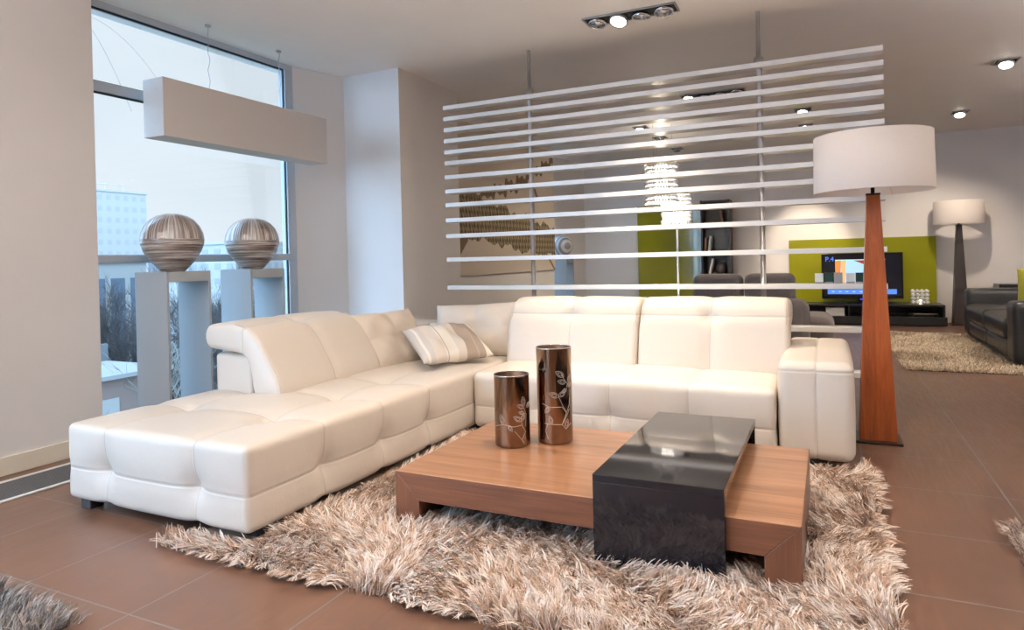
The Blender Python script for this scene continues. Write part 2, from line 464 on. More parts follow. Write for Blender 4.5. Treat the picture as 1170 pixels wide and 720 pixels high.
# left side: wall, window bay, wall strip, column, wall with the picture, second window bay
struct('wall_left', -4.42, WX, 1.3, 2.70, 0, H, M['wall'])
struct('wall_left_rear', -4.42, WX, -3.5, -2.6, 0, H, M['wall'])
b = bmesh.new(); poly_prism(b, [(-4.46, 4.59), (-4.325, 4.59), (-4.16, 5.10), (-4.46, 5.10)], 'z', 0, H)
o = from_bm('wall_left_strip', b, M['wall']); o['kind'] = 'structure'
struct('wall_column', -4.46, -3.53, 5.09, 6.15, 0, H, M['wall'])
struct('wall_picture', -4.46, -3.95, 6.15, 9.86, 0, H, M['wall'])
b = bmesh.new(); poly_prism(b, [(-4.56, 10.62), (-4.46, 10.62), (-4.20, 12.1), (-4.56, 12.1)], 'z', 0, H)
o = from_bm('wall_left_back', b, M['wall']); o['kind'] = 'structure'
struct('baseboard_left', WX, WX+.014, 1.3, 2.70, 0, .105, M['base'], .003)
struct('baseboard_far', -4.2, 6.0, 12.085, 12.1, 0, .09, M['base'], .003)
def window(name, y0, y1, rails, thick=.05, verticals=()):
    """frame in the plane x about -4.33; panes, head, sill, uprights and gaskets"""
    root = empty(name, (-4.33, (y0+y1)/2, 0), None, None); root['kind'] = 'structure'
    fx0, fx1 = -4.40, -4.325
    fr = bmesh.new(); ox, oy = -4.33, (y0+y1)/2
    def fb(a, b, c, d): bbox(fr, fx0-ox, fx1-ox, a-oy, b-oy, c, d, .003)
    fb(y0, y1, H-.045, H); fb(y0, y1, 0, .07); fb(y0, y0+.06, .07, H-.045); fb(y1-.095, y1, .07, H-.045)
    for a, b in rails: fb(y0+.06, y1-.095, a, b)
    for v in verticals: fb(v-.03, v+.03, .07, H-.045)
    o = from_bm('window_frame', fr, M['alu'], root)
    g = bmesh.new()
    ys = [y0+.06]+[w for v in verticals for w in (v-.03, v+.03)]+[y1-.095]
    zs = [.07]+[w for r_ in rails for w in r_]+[H-.045]
    for a in range(0, len(ys), 2):
        for b in range(0, len(zs), 2):
            ya, yb, za, zb = ys[a]-oy, ys[a+1]-oy, zs[b], zs[b+1]
            xg = -4.345-ox
            bbox(g, xg-.006, xg+.006, ya, yb, zb-.013, zb); bbox(g, xg-.006, xg+.006, ya, yb, za, za+.006)
            bbox(g, xg-.006, xg+.006, ya, ya+.012, za, zb); bbox(g, xg-.006, xg+.006, yb-.012, yb, za, zb)
            p = bmesh.new(); bbox(p, -4.362-ox, -4.354-ox, ya, yb, za, zb)
            from_bm('window_pane', p, M['pane'], root)
    from_bm('gasket', g, M['gasket'], root)
    return root
w1 = window('window_1', 2.70, 4.59, [(2.318, 2.385)])
b = bmesh.new(); bbox(b, -.005, .055, -1.0, .885, 1.18, 1.236, .008)
from_bm('guard_rail', b, M['alu'], w1)
window('window_2', -2.6, 1.3, [(2.318, 2.385)], verticals=(-1.3, 0.))
window('window_3', 9.86, 10.62, [(2.318, 2.385)])

# floor grille along the window side
gr = empty('floor_grille', (-3.89, 1.9, 0), 'long steel heating grille set in the floor along the left wall', 'floor grille')
gy0, gy1 = .4, 4.6
fm = bmesh.new()
for a, b_ in ((-4.075, -4.045), (-3.74, -3.712)): bbox(fm, a+3.89, b_+3.89, gy0-1.9, gy1-1.9, .0005, .007, .001)
from_bm('frame', fm, pbsdf('grille_rim', (.72,.71,.69), .4), gr)
fm = bmesh.new(); bbox(fm, -4.045+3.89, -3.74+3.89, gy0-1.9, gy1-1.9, .0003, .0012)
from_bm('tray', fm, pbsdf('grille_dark', (.03,.03,.035), .5), gr)
fm = bmesh.new()
for i in range(15):
    x = -4.035+.0202*i+3.89; bbox(fm, x-.0042, x+.0042, gy0-1.9, gy1-1.9, .0012, .0058)
from_bm('slats', fm, pbsdf('grille_bars', (.10,.105,.115), .4), gr)

# ------------------------------------------------------------------ corner sofa
so = empty('corner_sofa', (-1.6, 3.4, 0), 'large cream leather corner sofa with long chaise and tufted seats', 'sofa')
OS = (-1.6, 3.4, 0)
xl, xr = -3.31, -2.13
cx1, cx2 = xl+(xr-xl)*.235, xl+(xr-xl)*.735
def seat_post(W, nrm):
    # sides draw in a little towards the floor
    return W
tz = .42
ty = [2.37, 2.86, 3.33, 3.8]
tf = [((x, 1.95, .212), .034, .065) for x in (cx1, cx2)]
tf += [((x, y, tz), .034, .09) for x in (cx1, cx2) for y in ty]
tf += [((xr, y, .205), .036, .065) for y in (2.41, 2.86, 3.30)]
sm = [('x', cx1, .009, .045, .0), ('x', cx2, .009, .045, .0), ('z', .207, .005, .04, .0)]
sm += [('y', y, .009, .045, .0) for y in (2.41, 2.86, 3.31)]
LEA = (.64,.575,.505)
CHM = seamed('cream_leather_chaise', LEA, [('x', cx1-OS[0]), ('x', cx2-OS[0]), ('z', .207)]+[('y', y-OS[1]) for y in (2.41, 2.86, 3.31)])
soft_box('chaise_seat', (xl, 1.95, .055), (xr, 4.95, .412), .030, .0125, CHM, so, OS, sm, tf, crown=(.012,.010,.024))
sx0, sx1 = -2.118, -.272
q = [sx0+(sx1-sx0)*f for f in (.25, .5, .75)]
tf = [((x, 3.80, .20), .034, .065) for x in q]+[((x, y, .41), .022, .09) for x in q for y in (4.12,)]
soft_box('seat', (sx0, 3.80, .055), (sx1, 4.75, .410), .04, .0125, seamed('cream_leather_seat', LEA, [('x', x-OS[0]) for x in q]+[('z', .197)]), so, OS,
         [('x', x, .008, .045, .0) for x in q]+[('z', .197, .005, .035, .0)], tf, crown=(0,.012,.024))
# support blocks behind the pads
soft_box('back_block', (-3.295, 2.80, .38), (-3.0, 4.95, .632), .025, .02, M['leather'], so, OS)
soft_box('back_block', (-3.0, 4.66, .38), (-.275, 4.97, .632), .025, .02, M['leather'], so, OS)
PROF = [(0, .405), (-.012, .50), (-.085+.0, .62), (-.155, .72), (-.245, .785), (-.34, .808), (-.45, .805), (-.54, .795), (-.555, .74), (-.545, .675),
        (-.44, .657), (-.30, .643), (-.235, .605), (-.205, .52), (-.195, .43), (-.17, .40), (-.08, .395)]
# left pad: depth runs towards -x from x=-2.755, length along y
pad('backrest', PROF, .93, .03, seamed('cream_leather_chaise_back', LEA, [('y', 2.755+.465-OS[1]), ('x', -2.755-.265-OS[0])]), so, lambda l, d, z: (-2.755+d-OS[0], 2.755+l-OS[1], z-OS[2]), seam_at=(-.30, .80))
PR2 = [(d, .405+(z-.405)*1.06) for d, z in PROF]
PR2 = [(0, .40), (-.01, .50), (-.05, .64), (-.095, .75), (-.16, .825), (-.25, .852), (-.36, .845), (-.47, .83), (-.50, .77), (-.49, .70),
        (-.42, .668), (-.31, .655), (-.25, .615), (-.215, .52), (-.195, .43), (-.17, .40), (-.08, .392)]
for x0, L in ((-2.115, .955), (-1.155, .93)):
    pad('backrest', PR2, L, .035, seamed('cream_leather_back', LEA, [('x', x0+L/2-OS[0]), ('z', .748)]), so, lambda l, d, z, x0=x0: (x0+l-OS[0], 4.30-d-OS[1], z-OS[2]), seam_at=(-.095, .75))
soft_box('armrest', (-.262, 3.83, .045), (.104, 4.97, .562), .05, .0125, seamed('cream_leather_arm', LEA, [('x', -.075-OS[0]), ('z', .515)]), so, OS,
         [('x', -.075, .003, .04, .0035), ('y', 4.30, .003, .05, .002)], [], crown=(.012,.008,.012))
fo = None
for x, y in ((-3.235, 2.02), (-2.22, 2.08), (-3.22, 4.85), (-.2, 4.88), (-.16, 3.93), (-2.05, 3.9)):
    b = bmesh.new(); bbox(b, x-.035-OS[0], x+.035-OS[0], y-.035-OS[1], y+.035-OS[1], .0, .07, .006)
    from_bm('foot', b, M['foot'], so)

# ------------------------------------------------------------------ cushions on the sofa
c = pillow('throw_pillow', .60, .46, .20, M['leather2'], True)
frame_matrix(c, (-2.84, 3.93, .585), (.16, 1, 0), (-.55, .05, 1.))
tag(c, 'cream leather cushion leaning at the sofa corner, behind the striped cushion\'s left end', 'cushion')
c = pillow('throw_pillow', .72, .44, .20, M['leather2'], True)
frame_matrix(c, (-2.47, 4.52, .60), (1, .12, .05), (.0, .42, 1.))
tag(c, 'cream leather cushion upright against the back, right of the striped cushion', 'cushion')
def stripe_mat():
    m, nt, b = new_mat('striped_linen')
    tc = N(nt, 'ShaderNodeTexCoord'); sp = N(nt, 'ShaderNodeSeparateXYZ')
    nt.links.new(tc.outputs['Object'], sp.inputs[0])
    mr = N(nt, 'ShaderNodeMapRange'); mr.inputs[1].default_value = -.26; mr.inputs[2].default_value = .26
    nt.links.new(sp.outputs['X'], mr.inputs[0])
    A, B, C_, D = (.56,.52,.48), (.74,.68,.60), (.64,.57,.50), (.36,.29,.235)
    cr = N(nt, 'ShaderNodeValToRGB'); cr.color_ramp.interpolation = 'CONSTANT'
    st = [(0, A), (.07, B), (.10, A), (.17, C_), (.33, B), (.345, (.46,.40,.34)), (.36, B), (.50, C_), (.62, D), (.78, (.45,.38,.31)), (.795, D), (.90, B)]
    el = cr.color_ramp.elements
    while len(el) < len(st): el.new(.5)
    for e, (p, c_) in zip(el, st): e.position = p; e.color = (*c_, 1)
    nt.links.new(mr.outputs[0], cr.inputs[0]); nt.links.new(cr.outputs[0], b.inputs['Base Color'])
    b.inputs['Roughness'].default_value = .9
    bump(nt, b, noise(nt, tc.outputs['Object'], 420, 2), .3, .003)
    return m
c = pillow('throw_pillow', .53, .44, .15, stripe_mat())
frame_matrix(c, (-2.45, 4.05, .563), (.281, .411, .01), (-.327, .199, .18))
tag(c, 'beige and brown striped fabric cushion lying on the sofa corner between leather cushions', 'cushion')

# ------------------------------------------------------------------ coffee table and black bridge table
tx0, tx1, ty0, ty1, tzp, tt = -1.715, -.098, 2.375, 3.33, .243, .118
ct = empty('coffee_table', ((tx0+tx1)/2, (ty0+ty1)/2, 0), 'low walnut coffee table with mitred waterfall ends on the shaggy rug', 'coffee table')
OX, OY = ct.location.x, ct.location.y
def prism_part(name, pts, mat, parent, y0, y1, bev=.0022):
    b = bmesh.new(); poly_prism(b, [(x-OX, z) for x, z in pts], 'y', y0-OY, y1-OY)
    bmesh.ops.bevel(b, geom=b.edges[:], offset=bev, segments=1, affect='EDGES')
    return from_bm(name, b, mat, parent)
prism_part('tabletop', [(tx0, tzp), (tx1, tzp), (tx1-tt, tzp-tt), (tx0+tt, tzp-tt)], M['wood_x'], ct, ty0, ty1)
top_ = ct.children[0].data; top_.materials.append(M['wood_x_shaded'])      # front, back and underside: their shade put into a darker walnut
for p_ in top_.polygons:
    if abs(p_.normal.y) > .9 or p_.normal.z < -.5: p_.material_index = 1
prism_part('leg_panel', [(tx0, .012), (tx0, tzp), (tx0+tt, tzp-tt), (tx0+tt, .012)], M['wood_z_shaded'], ct, ty0, ty1)
prism_part('leg_panel', [(tx1, .012), (tx1, tzp), (tx1-tt, tzp-tt), (tx1-tt, .012)], M['wood_z_shaded'], ct, ty0, ty1)
bt = empty('bridge_table', (-.57, 2.845, 0), 'glossy black U-shaped side table straddling the walnut coffee table', 'side table')
bx0, bx1, by0, by1, bz, bw = -.808, -.338, 2.345, 3.40, .344, .028
box('tabletop', bx0, bx1, by0, by1, bz-bw, bz, M['black'], bt, .0015)
box('leg_panel', bx0, bx1, by0, by0+bw, .012, bz-bw, M['black'], bt, .0015)
box('leg_panel', bx0, bx1, by1-bw, by1, .012, bz-bw, M['black'], bt, .0015)

# vases
def leaf_pts(c, ang, L, w, n=10):
    """leaf outline with a smaller leaf inside, in flat (u, v) metres"""
    o = []
    for i in range(n+1):
        t = i/n; o.append((t*L, w*math.sin(PI*t)**.8*(1-t*.35)))
    for i in range(n-1, 0, -1):
        t = i/n; o.append((t*L, -w*math.sin(PI*t)**.8*(1-t*.35)))
    ca, sa = math.cos(ang), math.sin(ang)
    return [(c[0]+x*ca-y*sa, c[1]+x*sa+y*ca) for x, y in o]
def vase(name, x, y, z, r, h, label, stems, leaves, face, dark_dot=None):
    v = empty(name, (x, y, z), label, 'vase', 'bronze vases on the coffee table')
    b = bmesh.new()
    lathe(b, [(0, .0), (r*.93, .0), (r*.985, .004), (r, .015), (r, h-.006), (r*1.01, h-.002), (r, h)], 64)
    from_bm('body', b, M['bronze'], v, True)
    b = bmesh.new(); lathe(b, [(r, h), (r*.985, h+.001), (r*.955, h-.004), (r*.945, .02), (0, .015)], 64)
    from_bm('inner_wall', b, M['bronze_in'], v, True)
    b = bmesh.new(); tube(b, [(r*.985*math.cos(a), r*.985*math.sin(a), h) for a in np.linspace(0, 2*PI, 64, endpoint=False)], .0022, 6, closed=True)
    from_bm('rim', b, M['rim'], v, True)
    def wrap(u, w): a = face+u/r; return (r*1.003*math.cos(a), r*1.003*math.sin(a), w)
    b = bmesh.new()
    for s in stems: 
        pts = [np.array(p) for p in s]; dense = []
        for i in range(len(pts)-1):
            for t in np.linspace(0, 1, 7, endpoint=False): dense.append(pts[i]*(1-t)+pts[i+1]*t)
        dense.append(pts[-1]); tube(b, [wrap(*p) for p in dense], .0010, 5)
    for (cu, cv), ang, L in leaves:
        for f in (1., .55):
            o = leaf_pts((cu, cv) if f == 1 else (cu+math.cos(ang)*L*.2, cv+math.sin(ang)*L*.2), ang, L*f, L*.30*f)
            tube(b, [wrap(*p) for p in o], .0009, 5, closed=True)
    from_bm('etched_branch', b, M['etch'], v, True)
    if dark_dot:  # small black disc set on the vase side
        b = bmesh.new(); a = face+dark_dot[0]/r
        o = Vector((r*1.001*math.cos(a), r*1.001*math.sin(a), dark_dot[1])); n = Vector((math.cos(a), math.sin(a), 0)); s = Vector((-n.y, n.x, 0))
        tube(b, [o-n*.004, o+n*.0015], .010, 16); from_bm('dark_dot', b, M['fixblack'], v, True)
    return v
face1 = math.atan2(-2.90, 1.36)
vase('bronze_vase', -1.41, 2.925, tzp, .0865, .343, 'shorter of the two bronze vases etched with leafy branches, on the walnut table',
     [((-.10,.10),(-.045,.115),(.005,.105),(.045,.11)), ((.045,.04),(.07,.075),(.05,.105),(.045,.13)), ((.06,.19),(.075,.16),(.07,.10)), ((.01,.085),(.03,.06),(.06,.02))],
     [((-.045,.115),1.9,.05), ((-.02,.113),-1.0,.035), ((.045,.13),2.6,.045), ((.045,.13),1.0,.04), ((.06,.19),2.7,.04), ((.062,.20),1.7,.045), ((.062,.165),2.9,.032), ((.08,.19),.6,.04)], face1)
vase('bronze_vase', -1.236, 3.05, tzp, .0865, .465, 'taller of the two bronze vases etched with leafy branches, on the walnut table',
     [((-.07,.20),(-.03,.185),(.03,.185),(.055,.155),(.03,.10),(-.06,.105)), ((.055,.155),(.03,.20),(.015,.235)), ((.03,.10),(.05,.075),(.085,.10)), ((.055,.155),(.075,.19),(.085,.26)), ((.03,.345),(.05,.31),(.08,.28)), ((-.04,.03),(-.055,.07),(-.04,.105)), ((.03,.10),(.075,.17))],
     [((.015,.235),2.8,.05), ((.015,.235),.6,.045), ((.045,.33),2.6,.05), ((.055,.30),2.9,.045), ((.06,.28),.4,.04), ((.06,.27),-2.6,.035), ((-.03,.185),-2.3,.04), ((-.02,.105),1.9,.04), ((.05,.08),1.3,.045), ((.07,.30),1.1,.04)], face1, dark_dot=(-.055,.36))

# ------------------------------------------------------------------ slatted room divider
sd = empty('slat_screen', (-1.377, 5.17, 0), 'white suspended slatted screen on two steel poles behind the cream sofa', 'room divider')
SZ = [2.533, 2.433, 2.333, 2.234, 2.134, 2.035, 1.909, 1.781, 1.659, 1.521, 1.380, 1.168, .916, .611, .30]
for z in SZ:
    box('slat', -3.11, .357, 5.17, 5.300, z-.036, z, M['lacquer'], sd, .002)
for x in (-.44, -2.285):
    b = bmesh.new(); bx = x+1.377
    lathe(b, [(0, .0), (.05, .0), (.05, .012), (.020, .014), (.020, 2.56)], 20, bx, .06)
    lathe(b, [(.034, 2.535), (.034, 2.58), (.017, 2.582), (.017, 2.70), (.0145, 2.702), (.0145, H)], 20, bx, .06)
    from_bm('pole', b, M['steel'], sd, True)
# tealight cubes on the second lowest visible slat
def glass_cube(x, m, h, lab):
    r = empty('glass_cube', (x, 5.232, .9165), lab, 'candle holder', 'glass cubes on the screen slat')
    b = bmesh.new(); bbox(b, -.027, .027, -.027, .027, 0, .012, .002); from_bm('base', b, M['greyglass'], r)
    b = bmesh.new()
    for a in ((-.027, .027, -.027, -.022), (-.027, .027, .022, .027), (-.027, -.022, -.022, .022), (.022, .027, -.022, .022)): bbox(b, a[0], a[1], a[2], a[3], .012, h, .0008)
    from_bm('glass_wall', b, m, r)
for x, m_, h, lab in ((-.067, 'frost', .072, 'pale frosted glass cube, leftmost of the row on the screen slat'), (-.005, 'greenglass', .076, 'dark green glass cube, left one of the two dark cubes on the screen slat'),
                      (.055, 'greyglass', .076, 'grey glass cube between a dark green and a pale cube on the screen slat'), (.133, 'frost', .072, 'pale frosted glass cube right of the gap, near the lamp stem'),
                      (.192, 'greenglass', .074, 'dark green glass cube half behind the red walnut lamp stem')):
    glass_cube(x, M[m_], h, lab)

# ------------------------------------------------------------------ floor lamps
def floor_lamp(x, y, stem_mat, plate_mat, label, lit, d=0):
    r = empty('floor_lamp', (x, y, 0), label, 'floor lamp')
    box('base_plate', x-.125, x+.125, y-.125, y+.125, 0, .016, plate_mat, r, .003)
    b = bmesh.new()
    bot = [(-.10,-.10), (.10,-.10), (.10,.10), (-.10,.10)]
    vs = [b.verts.new((p[0], p[1], .016)) for p in bot]; vt = [b.verts.new((p[0]*.36, p[1]*.36, 1.475)) for p in bot]
    b.faces.new(vs[::-1]); b.faces.new(vt)
    for i in range(4): b.faces.new((vs[i], vs[(i+1) % 4], vt[(i+1) % 4], vt[i]))
    bmesh.ops.bevel(b, geom=b.edges[:], offset=.002, segments=1, affect='EDGES')
    from_bm('stem', b, stem_mat, r)
    box('cap', x-.039, x+.039, y-.039, y+.039, 1.475, 1.487, M['brown_metal'], r, .002)
    b = bmesh.new(); lathe(b, [(0, 1.487), (.011, 1.487), (.011, 1.66), (.02, 1.665), (.02, 1.70), (0, 1.70)], 16)
    for a in range(3):
        t = a*2*PI/3; tube(b, [(0, 0, 1.68), (.318*math.cos(t), .318*math.sin(t), 1.68)], .003, 6)
    from_bm('fitting', b, M['brown_metal'], r, True)
    b = bmesh.new(); z0, z1, R_ = 1.497, 1.838, .325
    lathe(b, [(R_-.003, z0), (R_, z0), (R_, z0+.004), (R_*.985, z1), (R_*.985-.003, z1), (R_-.003, z0+.004), (R_-.003, z0)], 96)
    from_bm('lamp_shade', b, M['shade'], r, True)
    b = bmesh.new(); bmesh.ops.create_uvsphere(b, u_segments=16, v_segments=10, radius=.035); bmesh.ops.translate(b, vec=(0, 0, 1.735), verts=b.verts)
    from_bm('bulb', b, M['frost'], r, True)
    b = bmesh.new(); tube(b, [(.07, -.02, 1.68), (.09, -.03, 1.52), (.10, -.035, 1.47)], .0016, 5); from_bm('pull_cord', b, M['steel'], r, True)
    return r
floor_lamp(.245, 4.57, M['wood_lamp'], M['brown_metal'], 'tall floor lamp with red walnut tapered stem and white drum shade beside the cream sofa', False)
floor_lamp(1.745, 11.78, M['wood_dark'], M['brown_metal'], 'distant floor lamp with dark tapered stem and pale drum shade by the far wall', False)

# ------------------------------------------------------------------ hanging beam lamp, pedestals, sphere vases
hb = empty('linear_pendant', (-4.10, 3.845, 2.028), 'long white box-shaped beam hanging on two thin cables in front of the window', 'pendant lamp')
box('housing', -4.20, -4.0, 3.04, 4.65, 2.028, 2.424, M['beam'], hb, .003)
for z in (.09, .32):
    b = bmesh.new(); tube(b, [(.03, -.807, z), (.03, -.803, z)], .006, 10); from_bm('screw', b, M['steel'], hb)
for y in (3.50, 4.20):
    b = bmesh.new(); wob = [(.005*math.sin(i*1.3), .007*math.sin(i*1.9+y), 0) for i in range(13)]
    tube(b, [(wob[i][0], y-3.845+wob[i][1], .396+(H-2.424)*i/12) for i in range(13)], .0028, 6)
    lathe(b, [(0, H-2.028), (.02, H-2.028), (.02, H-2.028-.012), (0, H-2.028-.014)], 14, 0, y-3.845)
    from_bm('cable', b, M['steel'], hb, True)
def pedestal(y, x=-4.005, label=''):
    r = empty('pedestal', (x, y, 0), label, 'pedestal', 'grey pedestals at the window')
    w, d, t, h = .155, .17, .018, 1.115
    box('front_panel', x-w, x+w, y-d, y-d+t, 0, h, M['grey'], r, .002)
    box('rear_panel', x-w, x+w, y+d-t, y+d, 0, h, M['grey'], r, .002)
    box('top_slab', x-w, x+w, y-d+t, y+d-t, h-.068, h, M['grey'], r, .0015)
    box('foot_plate', x-w, x+w, y-d+t, y+d-t, 0, .03, M['grey'], r, .0015)
    return r
def sphere_mat():
    m, nt, b = new_mat('wood_ash_ceramic')
    tc = N(nt, 'ShaderNodeTexCoord'); sp = N(nt, 'ShaderNodeSeparateXYZ'); nt.links.new(tc.outputs['Object'], sp.inputs[0])
    # upper half: streaks running down ; lower half: rings
    at = N(nt, 'ShaderNodeMath', operation='ARCTAN2'); nt.links.new(sp.outputs['Y'], at.inputs[0]); nt.links.new(sp.outputs['X'], at.inputs[1])
    c1 = N(nt, 'ShaderNodeCombineXYZ'); m1 = N(nt, 'ShaderNodeMath', operation='MULTIPLY'); m1.inputs[1].default_value = 9.
    nt.links.new(at.outputs[0], m1.inputs[0]); nt.links.new(m1.outputs[0], c1.inputs[0])
    mz = N(nt, 'ShaderNodeMath', operation='MULTIPLY'); mz.inputs[1].default_value = 1.5; nt.links.new(sp.outputs['Z'], mz.inputs[0]); nt.links.new(mz.outputs[0], c1.inputs[2])
    n1 = noise(nt, c1.outputs[0], 1.6, 5, .65, .6)
    n2 = noise(nt, coords(nt, (1.2, 1.2, 42)), 2.2, 5, .7, .3)
    gt = N(nt, 'ShaderNodeMath', operation='GREATER_THAN'); gt.inputs[1].default_value = .217; nt.links.new(sp.outputs['Z'], gt.inputs[0])
    mx = N(nt, 'ShaderNodeMix', data_type='FLOAT'); nt.links.new(gt.outputs[0], mx.inputs[0]); nt.links.new(n2, mx.inputs[2]); nt.links.new(n1, mx.inputs[3])
    c = ramp(nt, mx.outputs[0], [(.36, (.045,.026,.019)), (.45, (.16,.115,.095)), (.53, (.33,.29,.27)), (.62, (.62,.60,.58))])
    nt.links.new(c, b.inputs['Base Color']); b.inputs['Roughness'].default_value = .28; b.inputs['Coat Weight'].default_value = .4
    return m
M['sphere'] = sphere_mat()
SPH = [(0, 0), (.072, 0), (.078, .006), (.115, .045), (.150, .09), (.178, .138), (.194, .185), (.198, .217), (.197, .222), (.190, .262), (.170, .308), (.137, .348), (.095, .375), (.05, .388), (0, .391)]
def sphere_vase(x, y, z, label, mat=None):
    b = bmesh.new()
    zz = [p[1] for p in SPH]; prof = []
    pts = np.array(SPH); s = np.linspace(0, len(SPH)-1, 57)
    for t in s:
        i = min(int(t), len(SPH)-2); f = t-i; prof.append(tuple(pts[i]*(1-f)+pts[i+1]*f))
    prof[-1] = (0, .391); prof[0] = (0, 0)
    lathe(b, prof, 64)
    o = from_bm('sphere_vase', b, mat or M['sphere'], None, True, (x, y, z))
    return tag(o, label, 'vase', 'round vases on pedestals')
pedestal(3.085, label='grey portal pedestal at the window, nearer the left wall')
pedestal(3.775, label='grey portal pedestal at the window, next to the right window frame')
sphere_vase(-4.005, 3.085, 1.115, 'round streaked ceramic vase on the left window pedestal')
sphere_vase(-4.005, 3.775, 1.115, 'round streaked ceramic vase on the right window pedestal')
m_, nt, b_ = new_mat('silver_banded_ceramic')
wv = N(nt, 'ShaderNodeTexWave', bands_direction='X'); wv.inputs['Scale'].default_value = 5.5; nt.links.new(coords(nt, rot=(0,0,.6)), wv.inputs['Vector'])
nt.links.new(ramp(nt, wv.outputs['Fac'], [(.3, (.6,.6,.62)), (.6, (.25,.25,.27))]), b_.inputs['Base Color']); b_.inputs['Roughness'].default_value = .3
pedestal(10.50, x=-4.07, label='grey portal pedestal in the far window bay, seen through the screen')
sphere_vase(-4.07, 10.50, 1.115, 'silver banded round vase far behind the screen, beside the picture', m_)

# ------------------------------------------------------------------ shaggy rugs
def shag(x0, x1, y0, y1, dens, L, wid, cols, keep, seed, fib=6, tilt=.55, over=True, segs=4, clump=.010, h0=.006, flow=(0,0)):
    """ribbons of yarn rooted on a backing; fibres of one tuft meet at the tip"""
    g = np.random.default_rng(seed)
    n = int((x1-x0)*(y1-y0)*dens)
    X = g.uniform(x0, x1, n); Y = g.uniform(y0, y1, n)
    k = keep(X, Y); X = X[k]; Y = Y[k]; n = len(X)
    a = 3.1*np.sin(2.3*X+1.1*np.sin(3.1*Y))+2.7*np.cos(2.9*Y+1.7*np.sin(2.1*X+.5))+g.normal(0, .75, n)
    dx = np.cos(a)*tilt+flow[0]; dy = np.sin(a)*tilt+flow[1]
    if over:      # at the borders the pile falls outwards
        e = .07
        for c, lo, d_ in ((X, x0, 'x'), (Y, y0, 'y')):
            f = np.clip(1-(c-lo)/e, 0, 1)
            if d_ == 'x': dx -= f*.9
            else: dy -= f*.9
        for c, hi, d_ in ((X, x1, 'x'), (Y, y1, 'y')):
            f = np.clip(1-(hi-c)/e, 0, 1)
            if d_ == 'x': dx += f*.9
            else: dy += f*.9
    ln = L*g.uniform(.65, 1.25, n)
    pick = g.random(n); cols = np.array(cols); ci = np.minimum((pick*len(cols)).astype(int), len(cols)-1)
    base = cols[ci]*g.uniform(.85, 1.12, (n, 1))
    # fibres
    Xf = np.repeat(X, fib)+g.normal(0, clump, n*fib); Yf = np.repeat(Y, fib)+g.normal(0, clump, n*fib)
    Tx = np.repeat(X, fib); Ty = np.repeat(Y, fib)
    D1 = np.repeat(dx, fib)+g.normal(0, .16, n*fib); D2 = np.repeat(dy, fib)+g.normal(0, .16, n*fib)
    LN = np.repeat(ln, fib)*g.uniform(.8, 1.1, n*fib)
    Cc = np.repeat(base, fib, 0)*g.uniform(.9, 1.08, (n*fib, 1))
    m = n*fib
    t = np.linspace(0, 1, segs+1)
    dl = np.sqrt(D1**2+D2**2)+1e-6
    lean = np.clip(dl, .1, 1.6)
    pz = []; px_ = []; py_ = []
    for tt_ in t:
        ang = np.clip(lean*(.35+1.05*tt_), 0, 1.62)        # bends over towards the tip
        pz.append(np.cos(ang)); px_.append(np.sin(ang)*D1/dl); py_.append(np.sin(ang)*D2/dl)
    def cum(a_): 
        a_ = np.array(a_); s = np.zeros_like(a_); s[1:] = np.cumsum((a_[1:]+a_[:-1])/2*(1/segs), 0); return s
    cx, cy, cz = cum(px_)*LN, cum(py_)*LN, cum(pz)*LN
    conv = (t**1.2)[:, None]*.86
    PX = Xf*(1-conv)+Tx*conv+cx; PY = Yf*(1-conv)+Ty*conv+cy; PZ = np.maximum(h0+cz, .004+.002*g.random(m))
    th = g.uniform(0, PI, m); sx, sy = np.cos(th), np.sin(th)
    W = wid*np.array([1.]*segs+[.35])[:, None]*g.uniform(.7, 1.3, m)/2
    A = np.stack([PX-sx*W, PY-sy*W, PZ], 2); B = np.stack([PX+sx*W, PY+sy*W, PZ+.0004], 2)   # (segs+1, m, 3)
    V = np.stack([A, B], 2).transpose(1, 0, 2, 3).reshape(-1, 3)      # m, segs+1, 2
    s0 = (np.arange(m)*(segs+1)*2)[:, None]+np.arange(segs)[None, :]*2
    Fq = np.stack([s0, s0+1, s0+3, s0+2], 2).reshape(-1, 4)
    Cv = np.repeat(Cc, (segs+1)*2, 0)
    return V, Fq, Cv
def fast_mesh(name, V, Fq, Cv, mat, parent):
    me = bpy.data.meshes.new(name)
    me.vertices.add(len(V)); me.vertices.foreach_set('co', V.astype(np.float32).ravel())
    me.loops.add(Fq.size); me.loops.foreach_set('vertex_index', Fq.astype(np.int32).ravel())
    me.polygons.add(len(Fq)); me.polygons.foreach_set('loop_start', np.arange(0, Fq.size, 4, dtype=np.int32))
    me.update(calc_edges=True)
    ca = me.color_attributes.new('Col', 'FLOAT_COLOR', 'POINT')
    ca.data.foreach_set('color', np.concatenate([Cv, np.ones((len(Cv), 1))], 1).astype(np.float32).ravel())
    return link(name, me, mat, parent, True)
M['yarn'] = attr_mat('yarn', rough=.7, spec=.25)
def rug(name, x0, x1, y0, y1, label, backing, keep=lambda X, Y: np.ones(len(X), bool), **kw):
    b = bmesh.new(); cx, cy = (x0+x1)/2, (y0+y1)/2
    bbox(b, x0+.03-cx, x1-.03-cx, y0+.03-cy, y1-.03-cy, 0, .007)
    r = from_bm(name, b, backing, None, False, (cx, cy, 0)); tag(r, label, 'rug')
    V, F, Cv = shag(x0, x1, y0, y1, keep=keep, **kw)
    V[:, 0] -= cx; V[:, 1] -= cy
    p = fast_mesh('pile', V, F, Cv, M['yarn'], r); p['kind'] = 'stuff'
    return r
